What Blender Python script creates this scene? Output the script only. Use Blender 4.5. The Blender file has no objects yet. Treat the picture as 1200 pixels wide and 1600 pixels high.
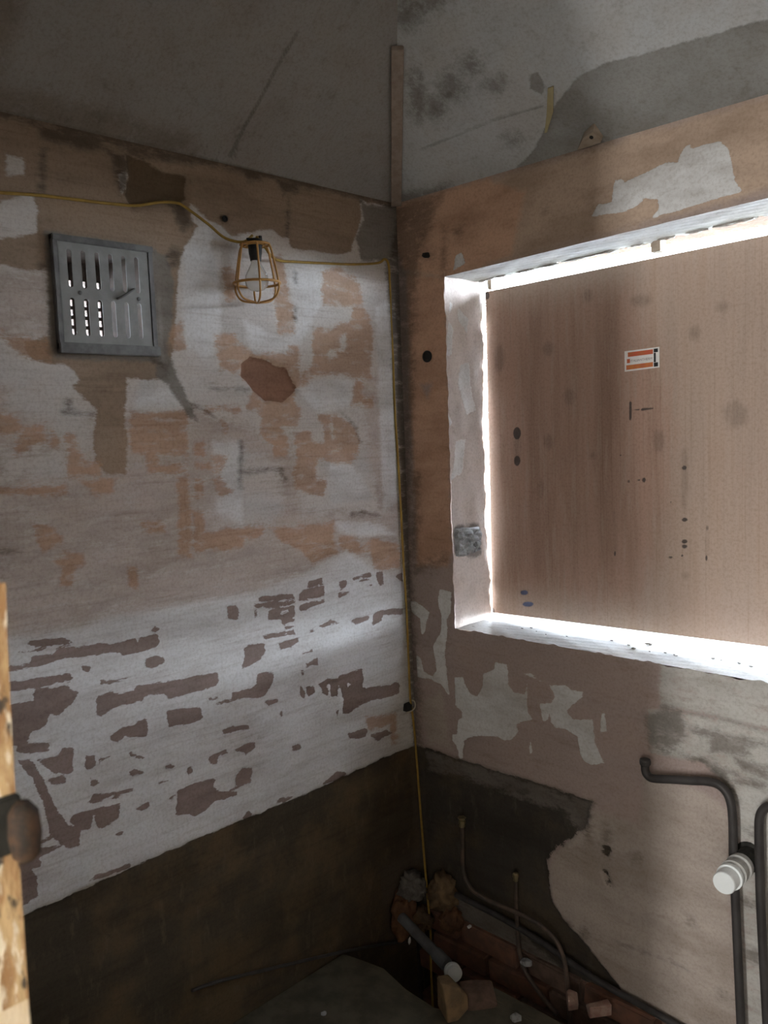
import bpy, bmesh, math, random
import numpy as np
from mathutils import Vector, Matrix

random.seed(7)
SC = bpy.context.scene
COL = SC.collection

# ------------------------------------------------------------------ camera
FPX, HEAD, PITCH, ROLL = 1331.11, 2.34962, 0.096443, -0.039195
CAM = np.array([1.81, -1.9376, 1.55])
_f = np.array([math.cos(HEAD)*math.cos(PITCH), math.sin(HEAD)*math.cos(PITCH), -math.sin(PITCH)])
_r = np.array([math.sin(HEAD), -math.cos(HEAD), 0.0])
_u = np.cross(_r, _f)
CR = _r*math.cos(ROLL) + _u*math.sin(ROLL)
CU = _u*math.cos(ROLL) - _r*math.sin(ROLL)
cam_data = bpy.data.cameras.new('camera')
cam = bpy.data.objects.new('camera', cam_data)
COL.objects.link(cam)
cam.matrix_world = Matrix(((CR[0], CU[0], -_f[0], CAM[0]), (CR[1], CU[1], -_f[1], CAM[1]),
                           (CR[2], CU[2], -_f[2], CAM[2]), (0, 0, 0, 1)))
cam_data.sensor_fit = 'HORIZONTAL'
cam_data.sensor_width = 36.0
cam_data.lens = 36.0*FPX/1200.0
cam_data.clip_start = 0.01
cam_data.dof.use_dof = True          # small phone lens: only the post right by the camera goes soft
cam_data.dof.focus_distance = 2.5
cam_data.dof.aperture_fstop = 14.0
SC.camera = cam

# ------------------------------------------------------------------ sky, light, exposure
world = bpy.data.worlds.new('overcast_sky')
SC.world = world
world.use_nodes = True
bg = world.node_tree.nodes['Background']
bg.inputs[0].default_value = (0.76, 0.87, 1.0, 1)
bg.inputs[1].default_value = 74.0

SC.view_settings.view_transform = 'Standard'
SC.view_settings.look = 'None'
SC.view_settings.gamma = 1.0
SC.view_settings.use_curve_mapping = False
SC.view_settings.exposure = 0.0

def area_light(name, loc, target, sx, sy, energy, color=(1, 1, 1), portal=False):
    d = bpy.data.lights.new(name, 'AREA')
    d.shape = 'RECTANGLE'; d.size = sx; d.size_y = sy
    d.energy = energy; d.color = color
    if portal:
        d.cycles.is_portal = True
    o = bpy.data.objects.new(name, d)
    COL.objects.link(o)
    o.location = loc
    o.rotation_euler = (Vector(target)-Vector(loc)).to_track_quat('-Z', 'Y').to_euler()
    return o

# daylight arriving down the passage behind the camera, from its end window
area_light('passage_window_daylight', (2.02, -4.55, 1.45), (1.2, 0.0, 1.25), 0.18, 1.5, 90.0, (1.0, 0.985, 0.965))
area_light('passage_fill_light', (2.50, -3.9, 1.30), (1.0, 0.0, 1.3), 1.0, 1.3, 16.0, (1.0, 0.985, 0.965))  # added broad fill lamp, not a window of the passage
# sky portals over the real gaps round the board and behind the air vent (they only guide sampling)
area_light('portal_sill_gap', (0.79, 0.215, 0.962), (0.79, 0.0, 0.962), 1.24, 0.06, 1.0, portal=True)
area_light('portal_head_gap', (0.79, 0.215, 1.985), (0.79, 0.0, 1.985), 1.24, 0.06, 1.0, portal=True)
area_light('portal_side_gap', (0.165, 0.215, 1.47), (0.165, 0.0, 1.47), 0.06, 1.05, 1.0, portal=True)
area_light('portal_vent', (-0.27, -0.97, 1.87), (0.0, -0.97, 1.87), 0.26, 0.26, 1.0, portal=True)

# ------------------------------------------------------------------ helpers
class Plane:
    """A real plane of the room; px() finds where a line of sight of the photo meets it."""
    def __init__(self, O, U, V):
        self.O = np.array(O, float); self.U = np.array(U, float); self.V = np.array(V, float)
        self.U /= np.linalg.norm(self.U); self.V /= np.linalg.norm(self.V)
        self.N = np.cross(self.U, self.V)
    def px3(self, u, v, off=0.0):
        d = _f + CR*(u-600.0)/FPX - CU*(v-800.0)/FPX
        t = ((self.O + self.N*off - CAM) @ self.N)/(d @ self.N)
        return CAM + t*d
    def px(self, u, v):
        P = self.px3(u, v) - self.O
        return (P @ self.U, P @ self.V)
    def pos(self, a, b, off=0.0):
        return self.O + self.U*a + self.V*b + self.N*off

ZC = 2.227          # height where the walls meet the sloping ceiling
SLOPE = 0.70
TW = 0.46           # horizontal width of the sloping ceiling band
ZT = ZC + SLOPE*TW
RX, RY = 2.5, -1.75  # room extents
LW = Plane((0, 0, 0), (0, -1, 0), (0, 0, 1))          # left wall,  N = -x
WW = Plane((0, 0, 0), (1, 0, 0), (0, 0, 1))           # window wall, N = -y
LC = Plane((0, 0, ZC), (0, -1, 0), (1, 0, SLOPE))     # left sloping ceiling
RC = Plane((0, 0, ZC), (1, 0, 0), (0, -1, SLOPE))     # window-side sloping ceiling
BD = Plane((0, 0.185, 0), (1, 0, 0), (0, 0, 1))       # board face
JB = Plane((0.18, 0, 0), (0, 1, 0), (0, 0, 1))        # window jamb, N = +x
FL = Plane((0, 0, 0), (1, 0, 0), (0, 1, 0))

def W(u, v, y=0.0):      # photo pixel -> point at distance -y in front of the window wall
    P = WW.px3(u, v, -y if WW.N[1] < 0 else y); return Vector(P)
def L(u, v, x=0.0):
    P = LW.px3(u, v, x if LW.N[0] > 0 else -x); return Vector(P)
def D(u, v, c):          # point on the vertical plane x - y = c, just off the corner
    n = np.array([1.0, -1.0, 0.0]); d = _f + CR*(u-600.0)/FPX - CU*(v-800.0)/FPX
    t = (c - CAM @ n)/(d @ n); return Vector(CAM + t*d)

def tag(o, label=None, cat=None, group=None, kind=None):
    if label: o['label'] = label
    if cat: o['category'] = cat
    if group: o['group'] = group
    if kind: o['kind'] = kind
    return o

def link_mesh(name, me, mat=None, parent=None, smooth=False):
    o = bpy.data.objects.new(name, me)
    COL.objects.link(o)
    if mat is not None: me.materials.append(mat)
    if parent is not None: o.parent = parent
    if smooth:
        for p in me.polygons: p.use_smooth = True
    return o

def obj(name, bm, mat=None, parent=None, smooth=False):
    me = bpy.data.meshes.new(name)
    bmesh.ops.recalc_face_normals(bm, faces=bm.faces[:])
    bm.to_mesh(me); bm.free()
    return link_mesh(name, me, mat, parent, smooth)

def empty(name, loc):
    o = bpy.data.objects.new(name, None); COL.objects.link(o); o.location = loc
    o.empty_display_size = 0.05
    return o

def reparent(o, p):
    """keep world position of geometry written in world coordinates"""
    o.parent = p
    o.matrix_parent_inverse = Matrix.Translation(p.location).inverted()
    return o

def bm_box(bm, lo, hi, bevel=0.0):
    lo = Vector(lo); hi = Vector(hi)
    m = Matrix.Translation((lo+hi)/2) @ Matrix.Diagonal((hi.x-lo.x, hi.y-lo.y, hi.z-lo.z, 1))
    r = bmesh.ops.create_cube(bm, size=1.0, matrix=m)
    if bevel > 0:
        es = list({e for v in r['verts'] for e in v.link_edges})
        bmesh.ops.bevel(bm, geom=es, offset=bevel, segments=2, affect='EDGES')

def box(name, lo, hi, mat, parent=None, bevel=0.0):
    bm = bmesh.new(); bm_box(bm, lo, hi, bevel)
    return obj(name, bm, mat, parent)

def smooth_path(pts, n=8):
    pts = [Vector(p) for p in pts]
    out = []
    for i in range(len(pts)-1):
        p0 = pts[max(i-1, 0)]; p1 = pts[i]; p2 = pts[i+1]; p3 = pts[min(i+2, len(pts)-1)]
        for k in range(n):
            t = k/n
            out.append(0.5*((2*p1) + (p2-p0)*t + (2*p0-5*p1+4*p2-p3)*t*t + (3*p1-p0-3*p2+p3)*t**3))
    out.append(pts[-1])
    return out

def bm_tube(bm, pts, r, seg=10, cap=True):
    pts = [Vector(p) for p in pts]
    n = len(pts)
    rr = r if callable(r) else (lambda t: r)
    tang = [(pts[min(i+1, n-1)]-pts[max(i-1, 0)]).normalized() for i in range(n)]
    up = Vector((0, 0, 1)) if abs(tang[0].z) < 0.9 else Vector((1, 0, 0))
    nrm = tang[0].cross(up).normalized()
    rings = []
    for i in range(n):
        nrm = (nrm - tang[i]*nrm.dot(tang[i])).normalized()
        b = tang[i].cross(nrm)
        R = rr(i/(n-1))
        rings.append([bm.verts.new(pts[i] + (nrm*math.cos(2*math.pi*k/seg) + b*math.sin(2*math.pi*k/seg))*R) for k in range(seg)])
    for i in range(n-1):
        for k in range(seg):
            bm.faces.new((rings[i][k], rings[i][(k+1) % seg], rings[i+1][(k+1) % seg], rings[i+1][k]))
    if cap:
        bm.faces.new(rings[0][::-1]); bm.faces.new(rings[-1])

def tube(name, pts, r, mat, parent=None, seg=10, n=8, straight=False):
    bm = bmesh.new(); bm_tube(bm, pts if straight else smooth_path(pts, n), r, seg)
    return obj(name, bm, mat, parent, smooth=True)

def bm_ring(bm, c, nrm, R, r, seg=28, ss=7, a0=0.0, a1=2*math.pi):
    c = Vector(c); nrm = Vector(nrm).normalized()
    a = nrm.orthogonal().normalized(); b = nrm.cross(a)
    closed = abs(a1-a0-2*math.pi) < 1e-6
    m = seg if closed else seg+1
    rings = []
    for i in range(m):
        t = a0+(a1-a0)*i/seg
        d = a*math.cos(t)+b*math.sin(t)
        rings.append([bm.verts.new(c+d*(R+r*math.cos(2*math.pi*k/ss))+nrm*(r*math.sin(2*math.pi*k/ss))) for k in range(ss)])
    for i in range(seg):
        A = rings[i]; B = rings[(i+1) % m]
        for k in range(ss):
            bm.faces.new((A[k], A[(k+1) % ss], B[(k+1) % ss], B[k]))

def bm_lathe(bm, base, axis, prof, seg=24):
    """prof: list of (distance along axis, radius)"""
    base = Vector(base); axis = Vector(axis).normalized()
    a = axis.orthogonal().normalized(); b = axis.cross(a)
    rings = []
    for h, r in prof:
        r = max(r, 1e-5)
        rings.append([bm.verts.new(base+axis*h+(a*math.cos(2*math.pi*k/seg)+b*math.sin(2*math.pi*k/seg))*r) for k in range(seg)])
    for i in range(len(rings)-1):
        for k in range(seg):
            bm.faces.new((rings[i][k], rings[i][(k+1) % seg], rings[i+1][(k+1) % seg], rings[i+1][k]))
    if prof[0][1] > 1e-4: bm.faces.new(rings[0][::-1])
    if prof[-1][1] > 1e-4: bm.faces.new(rings[-1])

def lathe(name, base, axis, prof, mat, parent=None, seg=24, smooth=False):
    bm = bmesh.new(); bm_lathe(bm, base, axis, prof, seg)
    return obj(name, bm, mat, parent, smooth)

def chunk(name, c, size, mat, parent=None, seed=0, sub=2, rough=0.25, smooth=False):
    """irregular lump of rubble / plaster"""
    rnd = random.Random(seed)
    bm = bmesh.new()
    bmesh.ops.create_icosphere(bm, subdivisions=sub, radius=0.5)
    ph = [rnd.uniform(0, 6.28) for _ in range(6)]
    for v in bm.verts:
        d = v.co.normalized()
        m = max(abs(d.x), abs(d.y), abs(d.z))
        d = d*(0.5/m)*0.55 + d*0.5*0.45
        n = math.sin(d.x*7+ph[0])*math.sin(d.y*8+ph[1])*math.sin(d.z*7+ph[2]) + 0.5*math.sin(d.x*17+ph[3])*math.sin(d.y*15+ph[4])
        d = d*(1+rough*n+rnd.uniform(-1, 1)*rough*0.2)
        v.co = Vector((d.x*size[0], d.y*size[1], d.z*size[2]))
    rot = Matrix.Rotation(rnd.uniform(0, 6.28), 4, 'Z') @ Matrix.Rotation(rnd.uniform(-.2, .2), 4, 'X')
    bmesh.ops.transform(bm, matrix=Matrix.Translation(Vector(c)) @ rot, verts=bm.verts[:])
    return obj(name, bm, mat, parent, smooth)

# ------------------------------------------------------------------ materials
def new_mat(name):
    m = bpy.data.materials.new(name); m.use_nodes = True
    nt = m.node_tree
    return m, nt, nt.nodes['Principled BSDF']

def N(nt, typ, **kw):
    n = nt.nodes.new(typ)
    for k, v in kw.items(): setattr(n, k, v)
    return n

def noise_node(nt, vec, scale, detail=5.0, rough=0.6):
    n = N(nt, 'ShaderNodeTexNoise')
    n.inputs['Scale'].default_value = scale; n.inputs['Detail'].default_value = detail
    n.inputs['Roughness'].default_value = rough
    nt.links.new(vec, n.inputs['Vector'])
    return n.outputs['Fac']

def coords(nt, scale=(1, 1, 1)):
    g = N(nt, 'ShaderNodeNewGeometry')
    if scale == (1, 1, 1): return g.outputs['Position']
    m = N(nt, 'ShaderNodeMapping'); m.inputs['Scale'].default_value = scale
    nt.links.new(g.outputs['Position'], m.inputs['Vector'])
    return m.outputs['Vector']

def math_node(nt, op, a, b=None, clamp=False):
    n = N(nt, 'ShaderNodeMath', operation=op); n.use_clamp = clamp
    for i, x in enumerate((a, b)):
        if x is None: continue
        if isinstance(x, (int, float)): n.inputs[i].default_value = x
        else: nt.links.new(x, n.inputs[i])
    return n.outputs[0]

def map_range(nt, x, a, b, c=0.0, d=1.0, smooth=True):
    n = N(nt, 'ShaderNodeMapRange')
    if smooth: n.interpolation_type = 'SMOOTHSTEP'
    nt.links.new(x, n.inputs['Value'])
    n.inputs['From Min'].default_value = a; n.inputs['From Max'].default_value = b
    n.inputs['To Min'].default_value = c; n.inputs['To Max'].default_value = d
    return n.outputs['Result']

def mix(nt, fac, a, b, mode='MIX'):
    n = N(nt, 'ShaderNodeMix', data_type='RGBA', blend_type=mode)
    if isinstance(fac, (int, float)): n.inputs[0].default_value = fac
    else: nt.links.new(fac, n.inputs[0])
    for s, x in ((6, a), (7, b)):
        if isinstance(x, tuple): n.inputs[s].default_value = (*x, 1)
        else: nt.links.new(x, n.inputs[s])
    return n.outputs[2]

def bump(nt, height, bsdf, strength, dist=0.002):
    b = N(nt, 'ShaderNodeBump'); b.inputs['Strength'].default_value = strength
    b.inputs['Distance'].default_value = dist
    nt.links.new(height, b.inputs['Height']); nt.links.new(b.outputs[0], bsdf.inputs['Normal'])

def simple(name, c1, c2=None, scale=20.0, rough=0.8, metal=0.0, bstr=0.3, stretch=(1, 1, 1), lo=0.35, hi=0.65, spec=0.3):
    m, nt, b = new_mat(name)
    c2 = c2 or tuple(x*0.7 for x in c1)
    v = coords(nt, stretch)
    n = noise_node(nt, v, scale)
    col = mix(nt, map_range(nt, n, lo, hi), c1, c2)
    nt.links.new(col, b.inputs['Base Color'])
    b.inputs['Roughness'].default_value = rough; b.inputs['Metallic'].default_value = metal
    b.inputs['Specular IOR Level'].default_value = spec
    if bstr: bump(nt, noise_node(nt, v, scale*4), b, bstr)
    return m

def layered(name, base, layers, stretch=(1, 1, 1), rough=0.85, var=0.12, nscale=55.0, relief=0.5):
    """Worn surface: every layer is (attribute, colour, edge softness, raggedness, relief, strength).
    The attribute is the signed distance (m) to the worn outline; noise breaks the edge."""
    m, nt, b = new_mat(name)
    v = coords(nt, stretch); vi = coords(nt)
    rag = noise_node(nt, v, nscale, 6.0, 0.65)
    rag2 = noise_node(nt, vi, nscale*0.22, 4.0, 0.6)
    blot = noise_node(nt, v, 6.0, 5.0, 0.6)
    fine = noise_node(nt, vi, 140.0, 4.0, 0.7)
    rag3 = noise_node(nt, v, nscale*3.6, 5.0, 0.7)
    worn = noise_node(nt, v, nscale*0.5, 7.0, 0.72)
    wear = map_range(nt, worn, 0.34, 0.50, 0.45, 1.0)
    scuff = noise_node(nt, coords(nt, tuple(s*s for s in stretch)), 26.0, 6.0, 0.7)
    col = mix(nt, map_range(nt, blot, 0.3, 0.7), tuple(c*(1-var) for c in base), tuple(min(1, c*(1+var)) for c in base))
    hgt = math_node(nt, 'MULTIPLY', fine, 0.25)
    for att, c, soft, ragged, rel, strength in layers:
        a = N(nt, 'ShaderNodeAttribute', attribute_name=att)
        e = math_node(nt, 'ADD', math_node(nt, 'MULTIPLY', math_node(nt, 'SUBTRACT', rag, 0.5), ragged),
                      math_node(nt, 'ADD', math_node(nt, 'MULTIPLY', math_node(nt, 'SUBTRACT', rag2, 0.5), ragged*0.8),
                                math_node(nt, 'MULTIPLY', math_node(nt, 'SUBTRACT', rag3, 0.5), ragged*0.7)))
        f = map_range(nt, math_node(nt, 'ADD', a.outputs['Fac'], e), -soft, soft)
        lc = mix(nt, map_range(nt, blot, 0.3, 0.7), tuple(x*(1+var) for x in c), tuple(x*(1-var) for x in c))
        fs = math_node(nt, 'MULTIPLY', f, strength) if strength < 1 else f
        if strength < 0.9: fs = math_node(nt, 'MULTIPLY', fs, wear)
        col = mix(nt, fs, col, lc)
        if att == 'dado':     # blotchy stripped render
            m2 = math_node(nt, 'MULTIPLY', f, map_range(nt, noise_node(nt, vi, 4.5, 6.0, 0.65), 0.42, 0.66))
            col = mix(nt, m2, col, tuple(x*k for x, k in zip(c, (1.75, 1.55, 1.25))))
            m3 = math_node(nt, 'MULTIPLY', f, map_range(nt, noise_node(nt, coords(nt, (1, 1, 0.3)), 30.0, 5.0, 0.7), 0.55, 0.72, 0.0, 0.7))
            col = mix(nt, m3, col, tuple(x*2.0 for x in c))
        if rel: hgt = math_node(nt, 'ADD', hgt, math_node(nt, 'MULTIPLY', f, rel))
    # thin horizontal and vertical brush and scraper marks
    if stretch[1] != 1:
        hz = noise_node(nt, coords(nt, (2.0, 1.2, 34.0)), 3.0, 3.0, 0.6)
        vz = noise_node(nt, coords(nt, (2.0, 30.0, 1.0)), 3.0, 3.0, 0.6)
        col = mix(nt, map_range(nt, hz, 0.52, 0.74, 0.0, 0.45), col, (0.72, 0.66, 0.62), 'MULTIPLY')
        col = mix(nt, map_range(nt, vz, 0.56, 0.76, 0.0, 0.30), col, (0.76, 0.71, 0.67), 'MULTIPLY')
    # grime and scuffs over everything
    col = mix(nt, map_range(nt, scuff, 0.50, 0.78, 0.0, 0.6), col, (0.62, 0.57, 0.52), 'MULTIPLY')
    col = mix(nt, map_range(nt, blot, 0.42, 0.70, 0.0, 0.6), col, (0.74, 0.69, 0.64), 'MULTIPLY')
    col = mix(nt, map_range(nt, fine, 0.40, 0.75, 0.0, 0.6), col, (0.66, 0.62, 0.58), 'MULTIPLY')
    nt.links.new(col, b.inputs['Base Color'])
    b.inputs['Roughness'].default_value = rough
    b.inputs['Specular IOR Level'].default_value = 0.25
    bump(nt, hgt, b, relief, 0.0016)
    return m

M = {}
M['left'] = layered('worn_painted_plaster', (0.56, 0.52, 0.485), [
    ('wash', (0.44, 0.36, 0.31), 0.022, 0.08, 0.0, 0.78),
    ('clean', (0.63, 0.615, 0.60), 0.010, 0.03, 0.1, 0.9),
    ('tan', (0.285, 0.205, 0.14), 0.004, 0.018, -0.5, 0.95),
    ('orange', (0.43, 0.265, 0.165), 0.007, 0.034, -0.4, 0.78),
    ('cement', (0.20, 0.18, 0.155), 0.006, 0.02, 0.2, 0.9),
    ('brown', (0.215, 0.150, 0.125), 0.0010, 0.014, -0.9, 0.92),
    ('hole', (0.24, 0.13, 0.085), 0.001, 0.010, 0.0, 1.0),
    ('hole2', (0.125, 0.085, 0.05), 0.003, 0.012, 0.0, 0.95),
    ('dado', (0.064, 0.049, 0.032), 0.002, 0.020, -0.6, 1.0),
    ('dirt', (0.075, 0.058, 0.042), 0.012, 0.03, 0.0, 0.8)], stretch=(1, 0.45, 1.5))
M['window'] = layered('worn_bare_plaster', (0.41, 0.33, 0.30), [
    ('wash', (0.42, 0.365, 0.32), 0.015, 0.03, 0.0, 0.9),
    ('tan', (0.52, 0.395, 0.30), 0.02, 0.03, 0.0, 0.95),
    ('orange', (0.62, 0.395, 0.275), 0.012, 0.03, 0.0, 0.9),
    ('clean', (0.70, 0.71, 0.71), 0.0010, 0.012, 0.9, 0.95),
    ('cement', (0.50, 0.50, 0.47), 0.008, 0.03, 0.3, 0.88),
    ('brown', (0.185, 0.165, 0.145), 0.012, 0.04, 0.2, 0.8),
    ('dado', (0.052, 0.045, 0.037), 0.003, 0.032, -0.6, 1.0),
    ('skim', (0.17, 0.15, 0.13), 0.010, 0.05, 0.3, 0.8),
    ('dirt', (0.07, 0.058, 0.045), 0.024, 0.06, 0.0, 0.60)], stretch=(0.55, 1, 1.2))
M['jamb'] = layered('pink_plaster_reveal', (0.64, 0.56, 0.51), [
    ('clean', (0.74, 0.73, 0.71), 0.0015, 0.018, 0.7, 0.9),
    ('dirt', (0.16, 0.15, 0.14), 0.006, 0.02, 0.0, 0.8)])
M['soffit'] = layered('white_plaster_reveal', (0.58, 0.57, 0.55), [
    ('dirt', (0.28, 0.25, 0.22), 0.004, 0.03, 0.0, 0.7)])
M['ceil_left'] = layered('grey_ceiling_sheet', (0.31, 0.295, 0.28), [
    ('dirt', (0.07, 0.06, 0.05), 0.003, 0.003, -0.3, 0.45),
    ('stain', (0.20, 0.165, 0.125), 0.03, 0.04, 0.0, 0.7)], var=0.06)
M['ceil_right'] = layered('flaking_white_ceiling', (0.55, 0.575, 0.58), [
    ('damp', (0.295, 0.295, 0.28), 0.003, 0.012, -0.6, 0.95),
    ('mould', (0.16, 0.145, 0.125), 0.03, 0.07, 0.0, 0.7),
    ('dirt', (0.10, 0.09, 0.075), 0.003, 0.006, 0.0, 0.4)], var=0.08)
M['ceil_flat'] = simple('grey_flat_ceiling', (0.24, 0.225, 0.205), (0.19, 0.18, 0.16), 5.0, 0.9, bstr=0.1)
M['board'] = layered('stained_plywood', (0.45, 0.345, 0.28), [
    ('wash', (0.40, 0.25, 0.19), 0.06, 0.10, 0.0, 0.75),
    ('smudge', (0.15, 0.115, 0.095), 0.010, 0.02, 0.0, 0.42),
    ('blue', (0.07, 0.10, 0.20), 0.002, 0.004, 0.0, 0.9),
    ('dirt', (0.05, 0.042, 0.04), 0.0015, 0.002, 0.0, 0.9)], stretch=(3.0, 1, 0.25), rough=0.7, var=0.10, nscale=40, relief=0.15)
M['floor'] = simple('dusty_dark_floor', (0.105, 0.094, 0.066), (0.065, 0.057, 0.041), 14.0, 0.9, bstr=0.6)
M['earth'] = simple('black_earth', (0.022, 0.017, 0.012), (0.012, 0.009, 0.007), 18.0, 1.0, bstr=0.8)
M['brick'] = simple('dirty_red_brick', (0.20, 0.095, 0.060), (0.125, 0.07, 0.05), 25.0, 0.95, bstr=0.7)
M['brick2'] = simple('sooty_brick', (0.15, 0.095, 0.07), (0.09, 0.06, 0.045), 25.0, 0.95, bstr=0.7)
M['mortar'] = simple('dark_mortar', (0.055, 0.045, 0.036), (0.035, 0.03, 0.025), 60.0, 1.0, bstr=0.8)
M['plainwall'] = simple('plain_old_plaster', (0.40, 0.35, 0.30), (0.32, 0.27, 0.23), 7.0, 0.9)
M['hall'] = simple('passage_plaster', (0.66, 0.61, 0.55), (0.58, 0.53, 0.47), 4.0, 0.9)
M['trim'] = simple('painted_batten', (0.33, 0.27, 0.225), (0.26, 0.205, 0.165), 14.0, 0.7, stretch=(4, 4, 1))
M['vent'] = simple('dull_galvanised', (0.24, 0.235, 0.22), (0.20, 0.195, 0.18), 30.0, 0.6, 0.2, bstr=0.1)
M['ventframe'] = simple('dull_frame_metal', (0.17, 0.165, 0.155), (0.10, 0.096, 0.09), 25.0, 0.6, 0.4, bstr=0.2)
M['duct'] = simple('duct_masonry', (0.10, 0.07, 0.055), (0.06, 0.045, 0.035), 30.0, 0.95, bstr=0.5)
M['cable'] = simple('yellow_cable', (0.34, 0.215, 0.04), (0.26, 0.16, 0.03), 30.0, 0.6, bstr=0.0)
M['cage'] = simple('yellow_orange_plastic', (0.50, 0.27, 0.08), (0.42, 0.22, 0.07), 30.0, 0.5, bstr=0.0)
M['black'] = simple('black_rubber', (0.018, 0.018, 0.017), (0.010, 0.010, 0.010), 40.0, 0.6, bstr=0.1)
M['cream'] = simple('cream_cable_tie', (0.55, 0.49, 0.38), (0.48, 0.42, 0.33), 40.0, 0.5, bstr=0.0)
M['pipe'] = simple('grimy_black_pipe', (0.060, 0.055, 0.053), (0.040, 0.036, 0.034), 22.0, 0.55, 0.2, bstr=0.3, stretch=(1, 1, 0.5))
M['copper'] = simple('dirty_copper', (0.15, 0.105, 0.08), (0.085, 0.07, 0.058), 25.0, 0.55, 0.35, bstr=0.2)
M['brass'] = simple('old_brass', (0.30, 0.24, 0.13), (0.20, 0.16, 0.09), 40.0, 0.5, 0.6, bstr=0.2)
M['white'] = simple('white_plastic', (0.84, 0.88, 0.88), (0.80, 0.84, 0.84), 20.0, 0.4, bstr=0.0)
M['grey_pipe'] = simple('grey_plastic_pipe', (0.12, 0.125, 0.13), (0.08, 0.08, 0.08), 20.0, 0.5, bstr=0.1)
M['whitering'] = simple('off_white_plastic', (0.50, 0.50, 0.48), (0.40, 0.39, 0.37), 20.0, 0.5, bstr=0.0)
M['rag'] = simple('brown_rag', (0.17, 0.11, 0.055), (0.08, 0.052, 0.03), 16.0, 0.95, bstr=0.8)
M['rag2'] = simple('rust_rag', (0.19, 0.09, 0.042), (0.09, 0.045, 0.024), 16.0, 0.95, bstr=0.8)
M['greyrag'] = simple('grey_lump', (0.15, 0.135, 0.115), (0.09, 0.08, 0.07), 20.0, 0.95, bstr=0.8)
M['cementlump'] = simple('grey_mortar_lump', (0.34, 0.345, 0.345), (0.17, 0.17, 0.165), 45.0, 0.95, bstr=1.0, lo=0.45, hi=0.68)
M['paper'] = simple('white_paper', (0.78, 0.76, 0.73), (0.72, 0.70, 0.67), 60.0, 0.7, bstr=0.0)
M['red'] = simple('red_print', (0.52, 0.10, 0.055), (0.46, 0.13, 0.05), 60.0, 0.6, bstr=0.0)
M['orangeprint'] = simple('orange_print', (0.55, 0.19, 0.05), (0.5, 0.14, 0.06), 60.0, 0.6, bstr=0.0)
M['ink'] = simple('black_ink', (0.02, 0.02, 0.022), (0.015, 0.015, 0.015), 60.0, 0.6, bstr=0.0)
M['greyink'] = simple('grey_ink', (0.30, 0.24, 0.23), (0.26, 0.21, 0.20), 60.0, 0.6, bstr=0.0)
M['wood'] = simple('raw_wood', (0.40, 0.33, 0.26), (0.30, 0.24, 0.18), 20.0, 0.8, stretch=(1, 1, 3))
M['foam'] = simple('yellowed_strip', (0.42, 0.36, 0.20), (0.36, 0.30, 0.17), 25.0, 0.9, bstr=0.3)
mp_, nt, b = new_mat('peeling_ochre_timber')
v = coords(nt, (6, 6, 1.6))
c_ = mix(nt, map_range(nt, noise_node(nt, v, 16.0), 0.40, 0.58), (0.52, 0.36, 0.18), (0.33, 0.18, 0.075))
c_ = mix(nt, map_range(nt, noise_node(nt, coords(nt, (10, 10, 2.2)), 14.0), 0.53, 0.60), c_, (0.74, 0.64, 0.48))
c_ = mix(nt, map_range(nt, noise_node(nt, coords(nt, (5, 5, 2)), 22.0), 0.57, 0.66), c_, (0.06, 0.045, 0.03))
nt.links.new(c_, b.inputs['Base Color']); b.inputs['Roughness'].default_value = 0.65
bump(nt, noise_node(nt, v, 40.0), b, 0.5)
M['post'] = mp_
M['postcream'] = simple('cream_paint', (0.72, 0.60, 0.42), (0.60, 0.46, 0.27), 30.0, 0.6, stretch=(3, 3, 0.8), bstr=0.2)
M['rust'] = simple('rusty_iron', (0.075, 0.042, 0.024), (0.03, 0.023, 0.018), 120.0, 0.8, 0.3, bstr=0.5)
M['darkiron'] = simple('dark_iron', (0.035, 0.034, 0.028), (0.02, 0.019, 0.016), 60.0, 0.7, 0.3, bstr=0.4)
M['ground'] = simple('dark_yard', (0.09, 0.095, 0.075), (0.06, 0.065, 0.05), 2.0, 0.9)  # unseen yard, darkened to throw less light up through the gaps
mg, nt, b = new_mat('clear_glass')
b.inputs['Base Color'].default_value = (0.95, 0.95, 0.93, 1); b.inputs['Roughness'].default_value = 0.12
b.inputs['Transmission Weight'].default_value = 0.75; b.inputs['IOR'].default_value = 1.3
nt.links.new(mix(nt, map_range(nt, noise_node(nt, coords(nt), 40.0), 0.4, 0.7), (0.92, 0.92, 0.90), (0.82, 0.81, 0.78)), b.inputs['Base Color'])
M['glass'] = mg

# ------------------------------------------------------------------ worn outlines (traced on the wall they belong to)
def sdf(P, poly):
    x, y = P[:, 0], P[:, 1]
    d2 = np.full(len(P), 1e9); ins = np.zeros(len(P), bool)
    n = len(poly)
    for i in range(n):
        ax, ay = poly[i]; bx, by = poly[(i+1) % n]
        ex, ey = bx-ax, by-ay
        L2 = ex*ex+ey*ey+1e-12
        t = np.clip(((x-ax)*ex+(y-ay)*ey)/L2, 0, 1)
        d2 = np.minimum(d2, (x-ax-t*ex)**2+(y-ay-t*ey)**2)
        if ay != by:
            c = ((ay > y) != (by > y)) & (x < (bx-ax)*(y-ay)/(by-ay)+ax)
            ins ^= c
    d = np.sqrt(d2)
    return np.where(ins, d, -d)

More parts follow.
